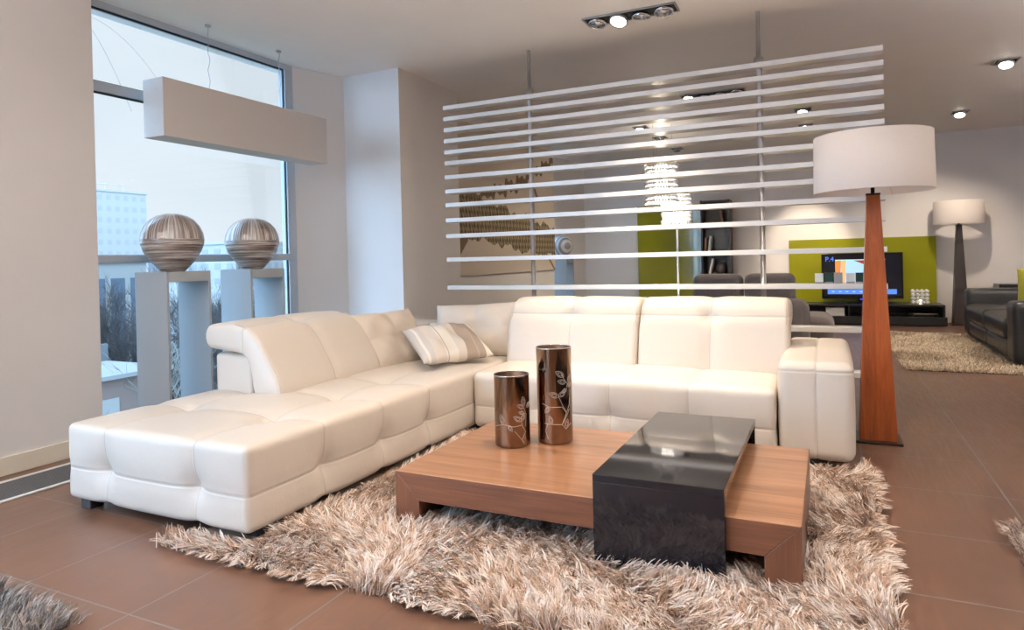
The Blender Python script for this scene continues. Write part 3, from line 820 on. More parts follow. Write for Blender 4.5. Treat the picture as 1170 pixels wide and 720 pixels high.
def keep_main(X, Y):
    k = np.ones(len(X), bool)
    k &= ~((X > tx0-.004) & (X < tx0+tt+.004) & (Y > ty0-.004) & (Y < ty1+.004))
    k &= ~((X < tx1+.004) & (X > tx1-tt-.004) & (Y > ty0-.004) & (Y < ty1+.004))
    k &= ~((X > bx0-.004) & (X < bx1+.004) & (((Y > by0-.006) & (Y < by0+bw+.004)) | ((Y > by1-bw-.004) & (Y < by1+.004))))
    k &= ~((X < xr+.015) & (Y > 1.93))
    k &= ~((Y > 3.77) & (X < .125))
    return k
rug('shag_rug', -2.49, .165, 1.84, 3.88, 'large cream shaggy rug under the coffee table', pbsdf('rug_backing', (.30,.23,.19), .9), keep_main,
    dens=3700, L=.074, tilt=.95, wid=.0042, cols=[(.74,.63,.56), (.64,.50,.42), (.80,.73,.68), (.50,.35,.26), (.76,.66,.60), (.34,.22,.155)], seed=3, fib=8, clump=.012)
rug('shag_rug', -4.0, -2.20, -.6, 1.33, 'dark grey shaggy rug, only its edge showing at the lower left', pbsdf('rug_backing_dark', (.05,.05,.05), .9),
    lambda X, Y: (X > -3.3) & (Y > .8), dens=3600, L=.06, wid=.0034, cols=[(.16,.15,.15), (.27,.25,.24), (.08,.075,.075), (.20,.15,.12), (.34,.33,.33)], seed=5, fib=5)
rug('shag_rug', .62, 2.4, 1.3, 3.30, 'brown grey shaggy rug, only its corner showing at the right edge', pbsdf('rug_backing_brown', (.10,.07,.05), .9),
    lambda X, Y: (X < 1.3) & (Y > 2.4), dens=3400, L=.05, wid=.0034, cols=[(.40,.30,.25), (.22,.15,.12), (.52,.42,.36), (.12,.08,.065)], seed=6, fib=5)
rug('shag_rug', .63, 3.4, 7.25, 10.35, 'pale beige shaggy rug in front of the black sofa', pbsdf('rug_backing_olive', (.06,.055,.04), .9),
    lambda X, Y: (X < 2.0), dens=2600, L=.035, wid=.006, cols=[(.62,.50,.36), (.72,.60,.46), (.52,.40,.28), (.78,.68,.54)], seed=8, fib=3, segs=3)

# ------------------------------------------------------------------ back of the showroom: grey sofa
gs = empty('grey_sofa', (-1.5, 6.9, 0), 'grey brown fabric sofa seen from behind, through the screen', 'sofa')
OG = (-1.5, 6.9, 0)
for x0, x1 in ((-2.93, -2.02), (-2.02, -1.12), (-1.12, -.30)):
    soft_box('back_cushion', (x0, 6.48, .08), (x1, 6.80, .715), .07, .03, M['greyfab'], gs, OG, crown=(0,.01,.01))
soft_box('armrest', (-.46, 6.50, .08), (-.18, 6.92, .70), .09, .03, M['greyfab'], gs, OG, crown=(.01,.01,.01))
for x0, x1 in ((-1.24, -.765), (-.755, -.29)):
    soft_box('headrest', (x0, 6.80, .52), (x1, 6.98, .945), .075, .03, M['greyfab'], gs, OG, crown=(0,.02,.0))
soft_box('seat', (-2.90, 6.80, .10), (-.32, 7.75, .43), .06, .04, M['greyfab'], gs, OG, crown=(0,0,.02))
soft_box('footrest', (-.40, 6.95, .10), (.03, 7.75, .50), .09, .03, M['greyfab'], gs, OG, crown=(.01,.01,.03))
for x, y in ((-2.8, 6.6), (-.4, 6.6), (-2.8, 7.6), (-.1, 7.6)):
    b = bmesh.new(); bbox(b, x-.03-OG[0], x+.03-OG[0], y-.03-OG[1], y+.03-OG[1], 0, .12, .004); from_bm('foot', b, M['foot'], gs)

# black leather sofa
bs = empty('black_sofa', (2.1, 8.9, 0), 'black leather two-seat sofa at the right edge on the beige rug', 'sofa')
OB = (2.1, 8.9, 0)
soft_box('armrest', (1.545, 7.63, .05), (2.62, 7.93, .625), .05, .03, M['blackleather'], bs, OB, [('z', .36, .003, .03, .003)], crown=(0,.01,.01))
soft_box('armrest', (1.545, 9.93, .05), (2.62, 10.22, .625), .05, .03, M['blackleather'], bs, OB, crown=(0,.01,.01))
soft_box('backrest', (2.35, 7.9, .05), (2.68, 9.95, .78), .06, .04, M['blackleather'], bs, OB)
for y0, y1 in ((7.935, 8.925), (8.935, 9.925)):
    soft_box('seat_cushion', (1.53, y0, .24), (2.38, y1, .445), .05, .03, M['blackleather'], bs, OB, crown=(.005,0,.03))
    soft_box('front_panel', (1.56, y0, .06), (1.72, y1, .235), .03, .03, M['blackleather'], bs, OB, crown=(.01,0,0))
b = bmesh.new(); bbox(b, 1.58-OB[0], 2.62-OB[0], 7.66-OB[1], 10.2-OB[1], .0, .055, .004); from_bm('plinth', b, M['foot'], bs)
c = pillow('throw_pillow', .52, .52, .17, M['olivefab'])
frame_matrix(c, (1.93, 8.12, .67), (.75, -.30, .0), (.30, .12, 1.))
tag(c, 'olive green cushion leaning on the black leather sofa', 'cushion')

# ------------------------------------------------------------------ TV wall
pn = box('wall_panel', -.60, 1.482, 12.02, 12.085, .22, 1.335, M['olive'], None, .004)
tag(pn, 'wide olive green glossy wall panel behind the television', 'wall panel')
tv = empty('television', (.46, 11.80, .312), 'flat black television showing a colourful picture in front of the olive panel', 'television')
def tvp(name, x0, x1, z0, z1, m, y=11.772, d=.004, par=tv): return box(name, x0, x1, y-d, y, z0, z1, m, par, org=tv.location)
box('bezel', -.115, 1.02, 11.772, 11.83, .385, 1.10, M['tvblack'], tv, .006)
E_ = lambda n, c, s=1.: pbsdf(n, tuple(x*.2 for x in c), .2, emit=c, estr=s)
tvp('screen', -.075, .985, .425, 1.065, pbsdf('screen_dark', (.01,.01,.012), .1, emit=(.004,.004,.008), estr=1.), d=.002)
pic = tvp('picture', .085, .78, .555, 1.0, E_('picture_blue', (.42,.66,1.)), y=11.770)
def tri(name, pts, m, y):
    b = bmesh.new(); o = tv.location
    vs = [b.verts.new((x-o.x, y-o.y, z-o.z)) for x, z in pts]; f = b.faces.new(vs)
    e = bmesh.ops.extrude_face_region(b, geom=[f]); bmesh.ops.translate(b, vec=(0, -.002, 0), verts=[v for v in e['geom'] if isinstance(v, bmesh.types.BMVert)])
    return from_bm(name, b, m, tv)
tri('picture_orange', [(.085, .60), (.085, .985), (.17, .985), (.15, .60)], E_('picture_orange', (.9,.25,.06)), 11.7655)
tri('picture_sand', [(.17, .60), (.17, .985), (.24, .985), (.22, .60)], E_('picture_sand', (.75,.45,.2)), 11.7655)
tri('picture_roof', [(.33, .99), (.78, .80), (.78, .99)], E_('picture_red', (.35,.05,.04)), 11.7655)
tri('picture_side', [(.60, .70), (.78, .58), (.78, .90)], E_('picture_rust', (.85,.22,.05)), 11.765)
tri('picture_band', [(.085, .985), (.085, 1.0), (.78, 1.0), (.78, .985)], E_('picture_mint', (.35,.8,.7)), 11.7645)
tvp('info_bar', -.03, .93, .455, .53, E_('bar_blue', (.10,.26,.85)), y=11.770)
for i in range(8):
    b = bmesh.new(); bbox(b, .03+.098*i-tv.location.x, .07+.098*i-tv.location.x, 11.762-tv.location.y, 11.765-tv.location.y, .485-.312, .50-.312); from_bm('info_icon', b, bpy.data.materials.get('bar_text') or E_('bar_text', (.45,.6,1.)), tv)
cu = bpy.data.curves.new('clock_text', 'FONT'); cu.body = 'P.4'; cu.size = .105; cu.extrude = .001; cu.align_x = 'LEFT'
to = bpy.data.objects.new('clock_text', cu); COL.objects.link(to)
dg = bpy.context.evaluated_depsgraph_get(); me = bpy.data.meshes.new_from_object(to.evaluated_get(dg)); bpy.data.objects.remove(to)
to = link('clock_text', me, E_('logo_blue', (.08,.22,1.)), tv); to.rotation_euler = (PI/2, 0, 0); to.location = (-.06-tv.location.x, 11.766-tv.location.y, .975-.312)
b = bmesh.new(); bbox(b, .40-.46, .52-.46, 11.79-11.80, 11.82-11.80, .016, .10, .004); lathe(b, [(0, 0), (.22, 0), (.22, .010), (.05, .018), (0, .018)], 32, 0, -.03)
from_bm('stand', b, M['tvblack'], tv)
b = bmesh.new(); bbox(b, .43-.46, .465-.46, 11.764-11.80, 11.772-11.80, .055, .068); from_bm('power_light', b, E_('led_blue', (.02,.05,1.), 3.), tv)
co = empty('tv_console', (.60, 11.72, 0), 'long low black television console with open shelf and drawer', 'tv stand')
box('lower_drawer', -.42, 1.535, 11.42, 12.0, .012, .135, M['console'], co, .003)
box('top_board', -.40, 1.515, 11.45, 12.0, .287, .312, M['console'], co, .003)
for x in (-.40, .25, .60, 1.49): box('divider', x, x+.025, 11.46, 12.0, .135, .287, M['console'], co)
box('back_board', -.40, 1.515, 11.975, 12.0, .135, .287, M['console'], co)
bx_ = box('storage_box', -.06, .20, 11.50, 11.80, .1355, .262, pbsdf('white_box', (.62,.60,.58), .6), None, .004); tag(bx_, 'white storage box on the open shelf of the black console', 'box')
pl = empty('media_player', (1.24, 11.68, .1355), 'slim silver media player on the console shelf', 'media player')
box('case', 1.05, 1.44, 11.53, 11.86, .150, .185, M['tvblack'], pl, .003); box('silver_front', 1.12, 1.44, 11.522, 11.53, .166, .184, M['chrome'], pl)
for x in (1.08, 1.40): box('foot', x, x+.02, 11.56, 11.80, .1355, .150, M['tvblack'], pl)
# crystal candle block
ck = empty('crystal_candle_holder', (1.225, 11.70, .312), 'square crystal candle holder glowing on the right end of the console', 'candle holder')
for j in (-1, 1):
    b = bmesh.new()
    for i in range(4):
        for k in range(4):
            bm_ = bmesh.ops.create_icosphere(b, subdivisions=1, radius=.031)
            bmesh.ops.translate(b, vec=(-.09+.06*i, j*.055, .029+.054*k), verts=bm_['verts'])
    from_bm('crystal_wall', b, M['crystal'], ck)
b = bmesh.new(); lathe(b, [(0, 0), (.03, 0), (.03, .06), (0, .06)], 16); from_bm('candle', b, pbsdf('candle_glow', (.8,.6,.4), .5, emit=(1,.8,.55), estr=2.5), ck, True)
# tall olive panel, bookcase
tp = box('wall_panel', -3.16, -2.03, 12.03, 12.085, .02, 2.03, M['olive'], None, .004)
tag(tp, 'tall olive green glossy wall panel behind the crystal lamps', 'wall panel')
bc = empty('bookcase', (-1.745, 11.93, 0), 'tall narrow dark wooden bookcase beside the tall olive panel', 'bookcase')
bkm = pbsdf('bookcase_dark', (.030,.023,.022), .35)
box('side_panel', -1.99, -1.955, 11.76, 12.085, 0, 2.06, bkm, bc, .002); box('side_panel', -1.545, -1.50, 11.76, 12.085, 0, 2.06, bkm, bc, .002)
box('back_panel', -1.955, -1.545, 12.065, 12.085, 0, 2.06, bkm, bc)
for z in (.04, .40, .76, 1.12, 1.58, 2.025): box('shelf', -1.955, -1.545, 11.765, 12.065, z, z+.03, bkm, bc)
bk = [(-1.862, .16, 1.15, .30, -.10, 'white book leaning on the third bookcase shelf', 'book'), (-1.835, .03, 1.15, .0, 0, 'white book lying flat', ''),
      (-1.925, 0, 1.15, .27, -.06, 'brown book leaning at the left of the bookcase', 'book2'), (-1.86, 0, .79, .27, -.22, 'white book tilted on the lower bookcase shelf', 'book'),
      (-1.615, 0, 1.61, .27, .18, 'brown book leaning on the top bookcase shelf', 'book2')]
for x, _, z, h_, tilt, lab, mm in bk:
    if not mm: continue
    b = bmesh.new(); bbox(b, -.018, .018, -.10, .10, .004, h_, .002)
    o = from_bm('book', b, M[mm], None, False, (x, 11.90, z+.002)); o.rotation_euler = (0, -tilt, 0); tag(o, lab, 'book', 'books in the bookcase')
b = bmesh.new(); bbox(b, -.12, .12, -.09, .09, 0, .035, .002); o = from_bm('book', b, M['book'], None, False, (-1.69, 11.89, 1.151)); tag(o, 'white book lying flat on the third bookcase shelf', 'book', 'books in the bookcase')
b = bmesh.new(); lathe(b, [(0, 0), (.05, 0), (.085, .06), (.085, .12), (.05, .19), (.03, .2), (.0, .2)], 24)
o = from_bm('round_jar', b, pbsdf('dark_jar', (.07,.05,.05), .3), None, True, (-1.68, 11.9, .791)); tag(o, 'dark round jar on the lower bookcase shelf', 'jar')
# low black bookcase at the right
lc = empty('low_bookcase', (2.85, 11.9, 0), 'low black open bookcase behind the black sofa at the right edge', 'bookcase')
for nm, a in (('side_panel', (2.21, 2.25, 11.72, 12.085, 0, .56)), ('side_panel', (3.45, 3.49, 11.72, 12.085, 0, .56)), ('top_board', (2.21, 3.49, 11.71, 12.085, .56, .60)), ('shelf', (2.25, 3.45, 11.74, 12.07, .04, .07)), ('shelf', (2.25, 3.45, 11.74, 12.07, .27, .30)), ('back_panel', (2.25, 3.45, 12.06, 12.085, .07, .56))):
    box(nm, *a, M['console'], lc, .003)
for i in range(6):
    h_ = (.20, .23, .19, .22, .21, .18)[i]; x = 2.33+.066*i
    b = bmesh.new(); bbox(b, -.025, .025, -.09, .09, 0, h_, .002)
    o = from_bm('book', b, (pbsdf('spine_grey', (.12,.11,.12), .5), M['book2'], pbsdf('spine_dark', (.05,.04,.05), .5))[i % 3], None, False, (x, 11.88, .3005))
    tag(o, 'dark-spined book standing in the low black bookcase', 'book', 'books in the low bookcase')

# crystal lamps
def crystal_shade(b, cx, cy, z0, z1, r, tiers):
    """rings of short overlapping crystal drops"""
    for k in range(tiers):
        z = z0+(z1-z0)*(k+.5)/tiers; h_ = (z1-z0)/tiers*.62
        rr = r*(1.0 if k % 2 == 0 else .93); n = 34
        for i in range(n):
            a = 2*PI*(i+.5*(k % 2))/n; x, y = cx+rr*math.cos(a), cy+rr*math.sin(a); w = .024
            top = b.verts.new((x, y, z+h_)); bot = b.verts.new((x+.012*math.cos(a), y+.012*math.sin(a), z-h_))
            ring = [b.verts.new((x+w*math.cos(a+q), y+w*math.sin(a+q), z+.01)) for q in (0, PI/2, PI, 3*PI/2)]
            for j in range(4):
                b.faces.new((top, ring[j], ring[(j+1) % 4])); b.faces.new((bot, ring[(j+1) % 4], ring[j]))
pc = empty('crystal_pendant', (-2.05, 9.12, 1.845), 'cylindrical crystal chandelier hanging higher, in front of the olive panel', 'chandelier')
b = bmesh.new(); crystal_shade(b, 0, 0, .0, .60, .21, 10); from_bm('crystal_shade', b, M['crystal'], pc)
b = bmesh.new(); lathe(b, [(.06, .04), (.08, .04), (.08, .56), (.06, .56)], 24); from_bm('diffuser', b, pbsdf('lit_core', (.9,.88,.85), .5, emit=(1,.93,.84), estr=10.), pc, True)
for a in range(3):
    b = bmesh.new(); tube(b, [(.15*math.cos(a*2.1), .15*math.sin(a*2.1), .60), (.15*math.cos(a*2.1), .15*math.sin(a*2.1), H-1.845)], .003, 5); from_bm('suspension_wire', b, M['steel'], pc)
def core_light(root, z, w, spot=None):
    ld = bpy.data.lights.new('crystal_bulb', 'POINT'); ld.energy = w; ld.color = (1, .86, .66); ld.shadow_soft_size = .03
    o = bpy.data.objects.new('crystal_bulb', ld); COL.objects.link(o); o.parent = root; o.location = (0, 0, z)
core_light(pc, .0, 34)
fl = empty('crystal_floor_lamp', (-2.03, 10.0, 0), 'floor lamp with crystal shade on a slim steel pole before the tall olive panel', 'floor lamp')
b = bmesh.new(); crystal_shade(b, 0, 0, 1.60, 2.13, .21, 9); from_bm('crystal_shade', b, M['crystal'], fl)
b = bmesh.new(); lathe(b, [(.06, 1.65), (.08, 1.65), (.08, 2.08), (.06, 2.08)], 24); from_bm('diffuser', b, bpy.data.materials['lit_core'], fl, True)
b = bmesh.new(); lathe(b, [(0, 0), (.16, 0), (.16, .015), (.018, .02), (.018, 1.60), (.012, 1.75), (0, 1.75)], 24); from_bm('pole', b, M['steel'], fl, True)

core_light(fl, 1.60, 34)

# ------------------------------------------------------------------ picture on the side wall (woven brown brushwork on beige)
def wall_art():
    ny, nz = 420, 220; y0, y1, z0, z1 = 6.55, 9.80, .95, 2.80
    u = np.linspace(y0, y1, ny); v = np.linspace(z0, z1, nz); U, Vv = np.meshgrid(u, v, indexing='ij')
    g = np.random.default_rng(4)
    col = np.zeros((ny, nz, 3)); col[:] = (.60,.52,.43)
    def sn(a, b, s): return np.sin(a*U*1.+b*Vv+s)
    rag = .05*sn(9, 3, 0)+.04*sn(17, -9, 1)+.03*sn(31, 7, 2)
    lowc = np.interp(U, [6.5, 6.8, 7.6, 8.8, 9.75], [1.30, 1.42, 1.36, 1.22, 1.17]); upc = np.interp(U, [6.5, 6.8, 7.5, 8.0, 8.9, 9.75], [1.86, 1.94, 1.88, 1.82, 1.70, 1.60])
    band = (Vv > lowc+rag*.5) & (Vv < upc+rag*.6)
    w = np.sin(34*(U*.9+Vv))*np.sin(34*(U*.9-Vv*1.2)); w2 = np.sin(90*(U+Vv*.4))*.35
    tone = np.clip(.5+.5*w+w2, 0, 1)[..., None]
    wov = np.array((.085,.06,.035))*(1-tone)+np.array((.34,.27,.165))*tone
    col[band] = wov[band]
    d2 = np.interp(U, [7.3, 8.4, 9.2, 9.75], [1.93, 2.16, 2.44, 2.66]); th = np.interp(U, [7.3, 8.2, 9.1, 9.75], [.05, .13, .10, .10])
    blot = (np.abs(Vv-d2) < th*(.6+.6*np.sin(24*U+11*Vv)*np.sin(13*U-17*Vv)))
    col[blot] = (np.array((.20,.14,.085))*(.7+.6*tone))[blot]
    tw = np.abs(Vv-np.interp(U, [8.75, 9.0, 9.25, 9.35], [2.42, 2.2, 1.9, 1.55])) < .05
    col[tw & (U > 8.85) & (U < 9.15)] = (.22,.17,.11)
    st = np.abs(U-np.interp(Vv, [.95, 1.2, 1.3], [9.78, 9.45, 9.35])) < .035
    col[st & (Vv < 1.25)] = (.20,.15,.10)
    tl = (U < 7.0) & (Vv < 1.42) & (Vv > 1.15+.9*(U-6.75)) ; col[tl] = (.17,.12,.08)
    X = -3.905
    me = bpy.data.meshes.new('canvas')
    V = np.stack([np.full(U.size, X), U.ravel(), Vv.ravel()], 1)
    i = (np.arange(ny-1)[:, None]*nz+np.arange(nz-1)[None, :]).ravel()
    F = np.stack([i, i+nz, i+nz+1, i+1], 1)
    root = empty('wall_picture', (X, (y0+y1)/2, (z0+z1)/2), 'large beige picture with a brown woven shape on the side wall behind the screen', 'picture')
    box('canvas_frame', -3.95, X-.001, y0, y1, z0, z1, pbsdf('canvas_edge', (.46,.41,.36), .8), root)
    V = V-np.array(root.location)
    fast_mesh('canvas', V, F, col.reshape(-1, 3), attr_mat('canvas_paint', rough=.9), root)
wall_art()

# ------------------------------------------------------------------ recessed ceiling lamps
def spot_fixture(x, y, n, lit, label, aim=None, w=.18, rz=0, power=0, group=None, ang=95):
    r = empty('recessed_spotlight', (x, y, H), label, 'ceiling light', group, rz)
    L = n*.165+.03; hw = L/2; hd = w/2
    b = bmesh.new()
    for a in ((-hw, hw, -hd, -hd+.012), (-hw, hw, hd-.012, hd), (-hw, -hw+.012, -hd+.012, hd-.012), (hw-.012, hw, -hd+.012, hd-.012)): bbox(b, a[0], a[1], a[2], a[3], -.012, 0, .001)
    from_bm('trim_ring', b, M['metalgrey'], r)
    b = bmesh.new(); bbox(b, -hw+.012, hw-.012, -hd+.012, hd-.012, -.004, -.0005); from_bm('recess', b, M['fixblack'], r)
    for i in range(n):
        cx = -hw+.015+.165*(i+.5); rr = .070
        hd_ = bpy.data.objects.new('lamp_head', None)
        bm_ = bmesh.new(); lathe(bm_, [(.0, -.006), (rr*.8, -.006), (rr, -.016), (rr, -.034), (rr*.86, -.038), (rr*.8, -.026), (0, -.022)], 28)
        o = from_bm('lamp_head', bm_, M['chrome'] if i not in lit else M['metalgrey'], r, True, (cx, 0, -.014 if i in lit else -.004))
        bm_ = bmesh.new(); lathe(bm_, [(0, -.028), (rr*.80, -.028), (rr*.82, -.034), (0, -.037)], 28)
        from_bm('lens', bm_, M['lens_on'] if i in lit else M['lens_off'], o, True)
        o.rotation_euler = ((-.42, .10, 0) if i in lit else (.20*math.sin(i*2.1+x), .12*math.cos(i+x), 0))
        if i in lit and power:
            ld = bpy.data.lights.new('spot_beam', 'SPOT'); ld.energy = power*LAMPS; ld.color = WARM; ld.spot_size = math.radians(ang); ld.spot_blend = .7; ld.shadow_soft_size = .05
            lo = bpy.data.objects.new('spot_beam', ld); COL.objects.link(lo); lo.parent = r; lo.location = (cx, -.03, -.13)
            if aim:
                d = Vector(aim)-Vector((x+cx, y, H-.13)); lo.rotation_euler = d.to_track_quat('-Z', 'Y').to_euler()
    return r
G = 'ceiling spotlights'
spot_fixture(-1.285, 4.82, 4, [1], 'four-lamp recessed spotlight in the ceiling nearest the viewer, in front of the screen', (-1.1, 4.7, .8), power=640, ang=66)
spot_fixture(-1.13, 7.62, 4, [0], 'four-lamp recessed spotlight behind the screen\'s top slats', (-.6, 7.4, 0), power=240)
spot_fixture(1.56, 7.80, 1, [0], 'single square recessed spotlight at the upper right edge', (1.2, 8.4, 0), power=330, w=.195)
spot_fixture(1.58, 10.42, 1, [0], 'single lit recessed spotlight above the far floor lamp', (1.4, 11.7, .4), power=290, w=.195)
spot_fixture(-2.32, 9.13, 1, [0], 'single lit recessed spotlight over the crystal lamps, seen between slats', (-2.3, 9.4, 0), power=120, w=.195)
spot_fixture(-.26, 9.10, 1, [0], 'single lit recessed spotlight right of the second pole, upper of two', (-.1, 10.6, 0), power=150, w=.195)
spot_fixture(-.26, 10.26, 1, [0], 'single lit recessed spotlight right of the second pole, lower of two', (-.32, 12.0, 1.28), power=620, w=.195, ang=38)
spot_fixture(-2.27, 11.31, 1, [], 'single unlit recessed spotlight near the far wall above the chandelier', w=.195)
spot_fixture(-2.27, 10.08, 1, [], 'single unlit recessed spotlight above the chandelier, between slats', w=.195)
# added out-of-view ceiling spots, filling the sofa and table area with light
for k, (x, y, a, p) in enumerate(((-2.35, 3.0, (-2.5, 3.3, 0), 60), (-1.0, 3.0, (-1.05, 2.95, 0), 330), (-2.2, 3.3, (-2.3, 3.7, 0), 90), (-.3, 3.7, (-.6, 4.1, 0), 95), (1.3, 3.6, (1.2, 3.8, 0), 60), (2.6, 5.6, (1.4, 5.8, 0), 80), (3.6, 8.6, (2.6, 9.4, 0), 260))):
    spot_fixture(x, y, 1, [0], 'added recessed spotlight out of view, filling in light from above', a, power=p, w=.195, group='added front ceiling spotlights', ang=80 if p > 300 else 105)

# added unseen floor lamps, put in to brighten the ceiling
def fill_torchiere(x, y, k):
    r = empty('fill_uplighter', (x, y, 0), 'added steel fill lamp, out of view, brightening the ceiling', 'floor lamp', 'added fill lamps')
    b = bmesh.new(); lathe(b, [(0, 0), (.15, 0), (.15, .02), (.014, .03), (.014, 1.74), (0, 1.74)], 24); from_bm('pole', b, M['steel'], r, True)
    b = bmesh.new(); lathe(b, [(0, 1.72), (.06, 1.73), (.16, 1.80), (.19, 1.85), (.185, 1.85), (.155, 1.81), (.05, 1.745), (0, 1.74)], 32); from_bm('bowl', b, M['lacquer'], r, True)
    b = bmesh.new(); lathe(b, [(0, 1.745), (.03, 1.75), (.03, 1.79), (0, 1.80)], 16); from_bm('bulb', b, M['lens_on'], r, True)
    ld = bpy.data.lights.new('ceiling_fill', 'SPOT'); ld.energy = UP*k; ld.color = (1, .93, .87); ld.spot_size = math.radians(165); ld.spot_blend = .8; ld.shadow_soft_size = .1
    o = bpy.data.objects.new('ceiling_fill', ld); COL.objects.link(o); o.parent = r; o.location = (0, 0, 1.83); o.rotation_euler = (PI, 0, 0)
for x, y, k in ((1.5, .9, .7), (-1.95, -.3, 2.2), (-3.5, -1.9, 1.4), (2.9, 4.2, .8), (4.2, 7.4, .9)): fill_torchiere(x, y, k)

# ------------------------------------------------------------------ outside the window
def block_building(name, x0, x1, y0, y1, z0, z1, wall_m, win_m, label, ny, nz, nx=0, wy=.5, wz=.45, par_h=.0):
    r = empty(name, ((x0+x1)/2, (y0+y1)/2, z0), label, 'building')
    box('wall', x0, x1, y0, y1, z0, z1, wall_m, r)
    box('roof', x0-.2, x1+.2, y0-.2, y1+.2, z1, z1+.4, wall_m, r)
    b = bmesh.new(); o = r.location
    dy, dz = (y1-y0)/ny, (z1-z0)/nz
    for i in range(ny):
        for k in range(nz):
            bbox(b, x1-o.x-.05, x1-o.x+.03, y0+dy*(i+.5-wy/2)-o.y, y0+dy*(i+.5+wy/2)-o.y, dz*(k+.5-wz/2), dz*(k+.5+wz/2))
    if nx:
        dx = (x1-x0)/nx
        for i in range(nx):
            for k in range(nz): bbox(b, x0+dx*(i+.5-wy/2)-o.x, x0+dx*(i+.5+wy/2)-o.x, y0-o.y-.03, y0-o.y+.05, dz*(k+.5-wz/2), dz*(k+.5+wz/2))
    from_bm('windows', b, win_m, r)
    return r
pale = pbsdf('hazed_concrete', (.50,.49,.47), .9); pale2 = pbsdf('hazed_concrete_windows', (.44,.43,.42), .6)  # distance haze put into the tower's pale wall and window colours
white_b = pbsdf('white_render', (.33,.33,.32), .9); dwin = pbsdf('dark_blue_windows', (.10,.14,.19), .3)
apt_b = pbsdf('pale_apartment_render', (.30,.295,.285), .9); apt_w = pbsdf('hazed_apartment_windows', (.20,.205,.21), .4)  # windows paled towards the wall tone to stand in for haze
grey_b = pbsdf('grey_facade', (.34,.39,.44), .9)
bb = block_building('tower_block', -190, -140, 62, 101.5, -14, 17.6, pale, pale2, 'hazy concrete tower block far outside the window', 20, 13, 14)
b = bmesh.new()
for i in range(9): tube(b, [(48.+0-25, -18+4.2*i, 32), (23., -18+4.2*i, 33.6)], .08, 4)
tube(b, [(23., -18, 33.4), (23., 16, 33.4)], .1, 4); bbox(b, 16, 22, 4, 8, 32, 35)
from_bm('roof_rail', b, pale2, bb)
block_building('apartment_row', -98, -82, 74, 140, -14, 4.4, apt_b, apt_w, 'long white apartment block with rows of windows on the skyline', 44, 8, 6, .5, .4)
block_building('colonnade_building', -84, -68, 36, 49, -14, 1.6, white_b, dwin, 'white building with tall dark windows between pillars', 6, 1, 4, .72, .80)
block_building('apartment_row', -165, -150, 118, 165, -14, 4.0, grey_b, pale2, 'hazy grey block on the horizon at the right of the window', 16, 7, 6)
# flat roofed house below
fh = empty('flat_roof_house', (-33.5, 18, -14), 'low brown house with pale flat roof below the window', 'building')
fo_ = fh.location
b = bmesh.new(); bbox(b, -2.2, 2.4, -12, 5.2, 0, 9.85); from_bm('wall', b, pbsdf('brown_render', (.22,.16,.14), .9), fh)
b = bmesh.new(); bbox(b, -2.5, 2.8, -12.3, 5.5, 9.85, 10.05); from_bm('roof', b, pbsdf('pale_roof', (.26,.265,.265), .8), fh)
b = bmesh.new()
for y in (-8, -2, 1.9): bbox(b, 2.38, 2.45, y, y+.9, 7.9, 8.9)
from_bm('window', b, white_b, fh)
fe = box('sheet_fence', -36.9, -36.7, 4, 24.0, -14, -3.1, pbsdf('grey_fence', (.16,.17,.18), .8)); tag(fe, 'grey panelled fence behind the flat-roofed house', 'fence')
gd = box('street_ground', -260, -8, -60, 260, -14.3, -14, pbsdf('winter_grass', (.10,.105,.06), .95)); gd['kind'] = 'structure'
# bare trees
def bare_tree(x, y, z, h, seed, label, spread=.5, twig_m=None, depth=5):
    g = random.Random(seed); V = []; F = []
    def seg(p, q, r0, r1):
        d = (q-p); 
        if d.length < 1e-4: return
        d.normalize(); s = d.cross(Vector((.3,.2,.93))).normalized(); u = s.cross(d); n = 4 if r0 > .03 else 3; b0 = len(V)
        for P_, r_ in ((p, r0), (q, r1)):
            for i in range(n): V.append(tuple(P_+(s*math.cos(2*PI*i/n)+u*math.sin(2*PI*i/n))*r_))
        for i in range(n): F.append((b0+i, b0+(i+1) % n, b0+n+(i+1) % n, b0+n+i))
    def grow(p, d, L, r, lv):
        if lv == 0: return
        pts = [p]; dd = d.copy()
        for i in range(3):
            dd = (dd+Vector((g.gauss(0, .14), g.gauss(0, .14), g.gauss(.05, .08)))).normalized()
            pts.append(pts[-1]+dd*L/3)
        for i in range(3): seg(pts[i], pts[i+1], r*(1-.2*i), r*(1-.2*(i+1)))
        for i in range(4 if lv > 1 else 3):
            t = g.choice((1, 2, 2, 3, 3)); 
            nd = (dd+Vector((g.gauss(0, spread), g.gauss(0, spread), g.gauss(.12, .3)))).normalized()
            grow(pts[t], nd, L*g.uniform(.58, .8), max(r*.52, .012), lv-1)
    grow(Vector((0, 0, 0)), Vector((0, 0, 1)), h*.36, h*.020, depth)
    me = bpy.data.meshes.new('bare_tree'); me.from_pydata(V, [], F); me.update()
    o = link('bare_tree', me, twig_m or M['bark'], None, False, (x, y, z)); tag(o, label, 'tree', 'bare trees outside the window')
    return o
M['bark'] = pbsdf('bark', (.055,.047,.045), .9); M['birch'] = pbsdf('pale_bark', (.22,.21,.19), .9)
def along(d, x, y):     # ground point of a tree at distance d in plan direction (x, y)
    return x*d, y*d
dirs = [(-.925, .57, 44), (-.90, .62, 52), (-.885, .66, 46), (-.86, .70, 50), (-.84, .735, 44), (-.82, .76, 52), (-.80, .80, 47), (-.77, .83, 54), (-.915, .60, 60), (-.88, .64, 62), (-.83, .745, 60), (-.79, .81, 62)]
protos = []
gt = random.Random(11)
spots = [(a, d) for d, n_, a0 in ((46., 4, 132.), (52.5, 5, 131.), (59., 5, 133.), (66., 6, 131.)) for a in [a0+18.*k/(n_-.999) for k in range(n_)]]
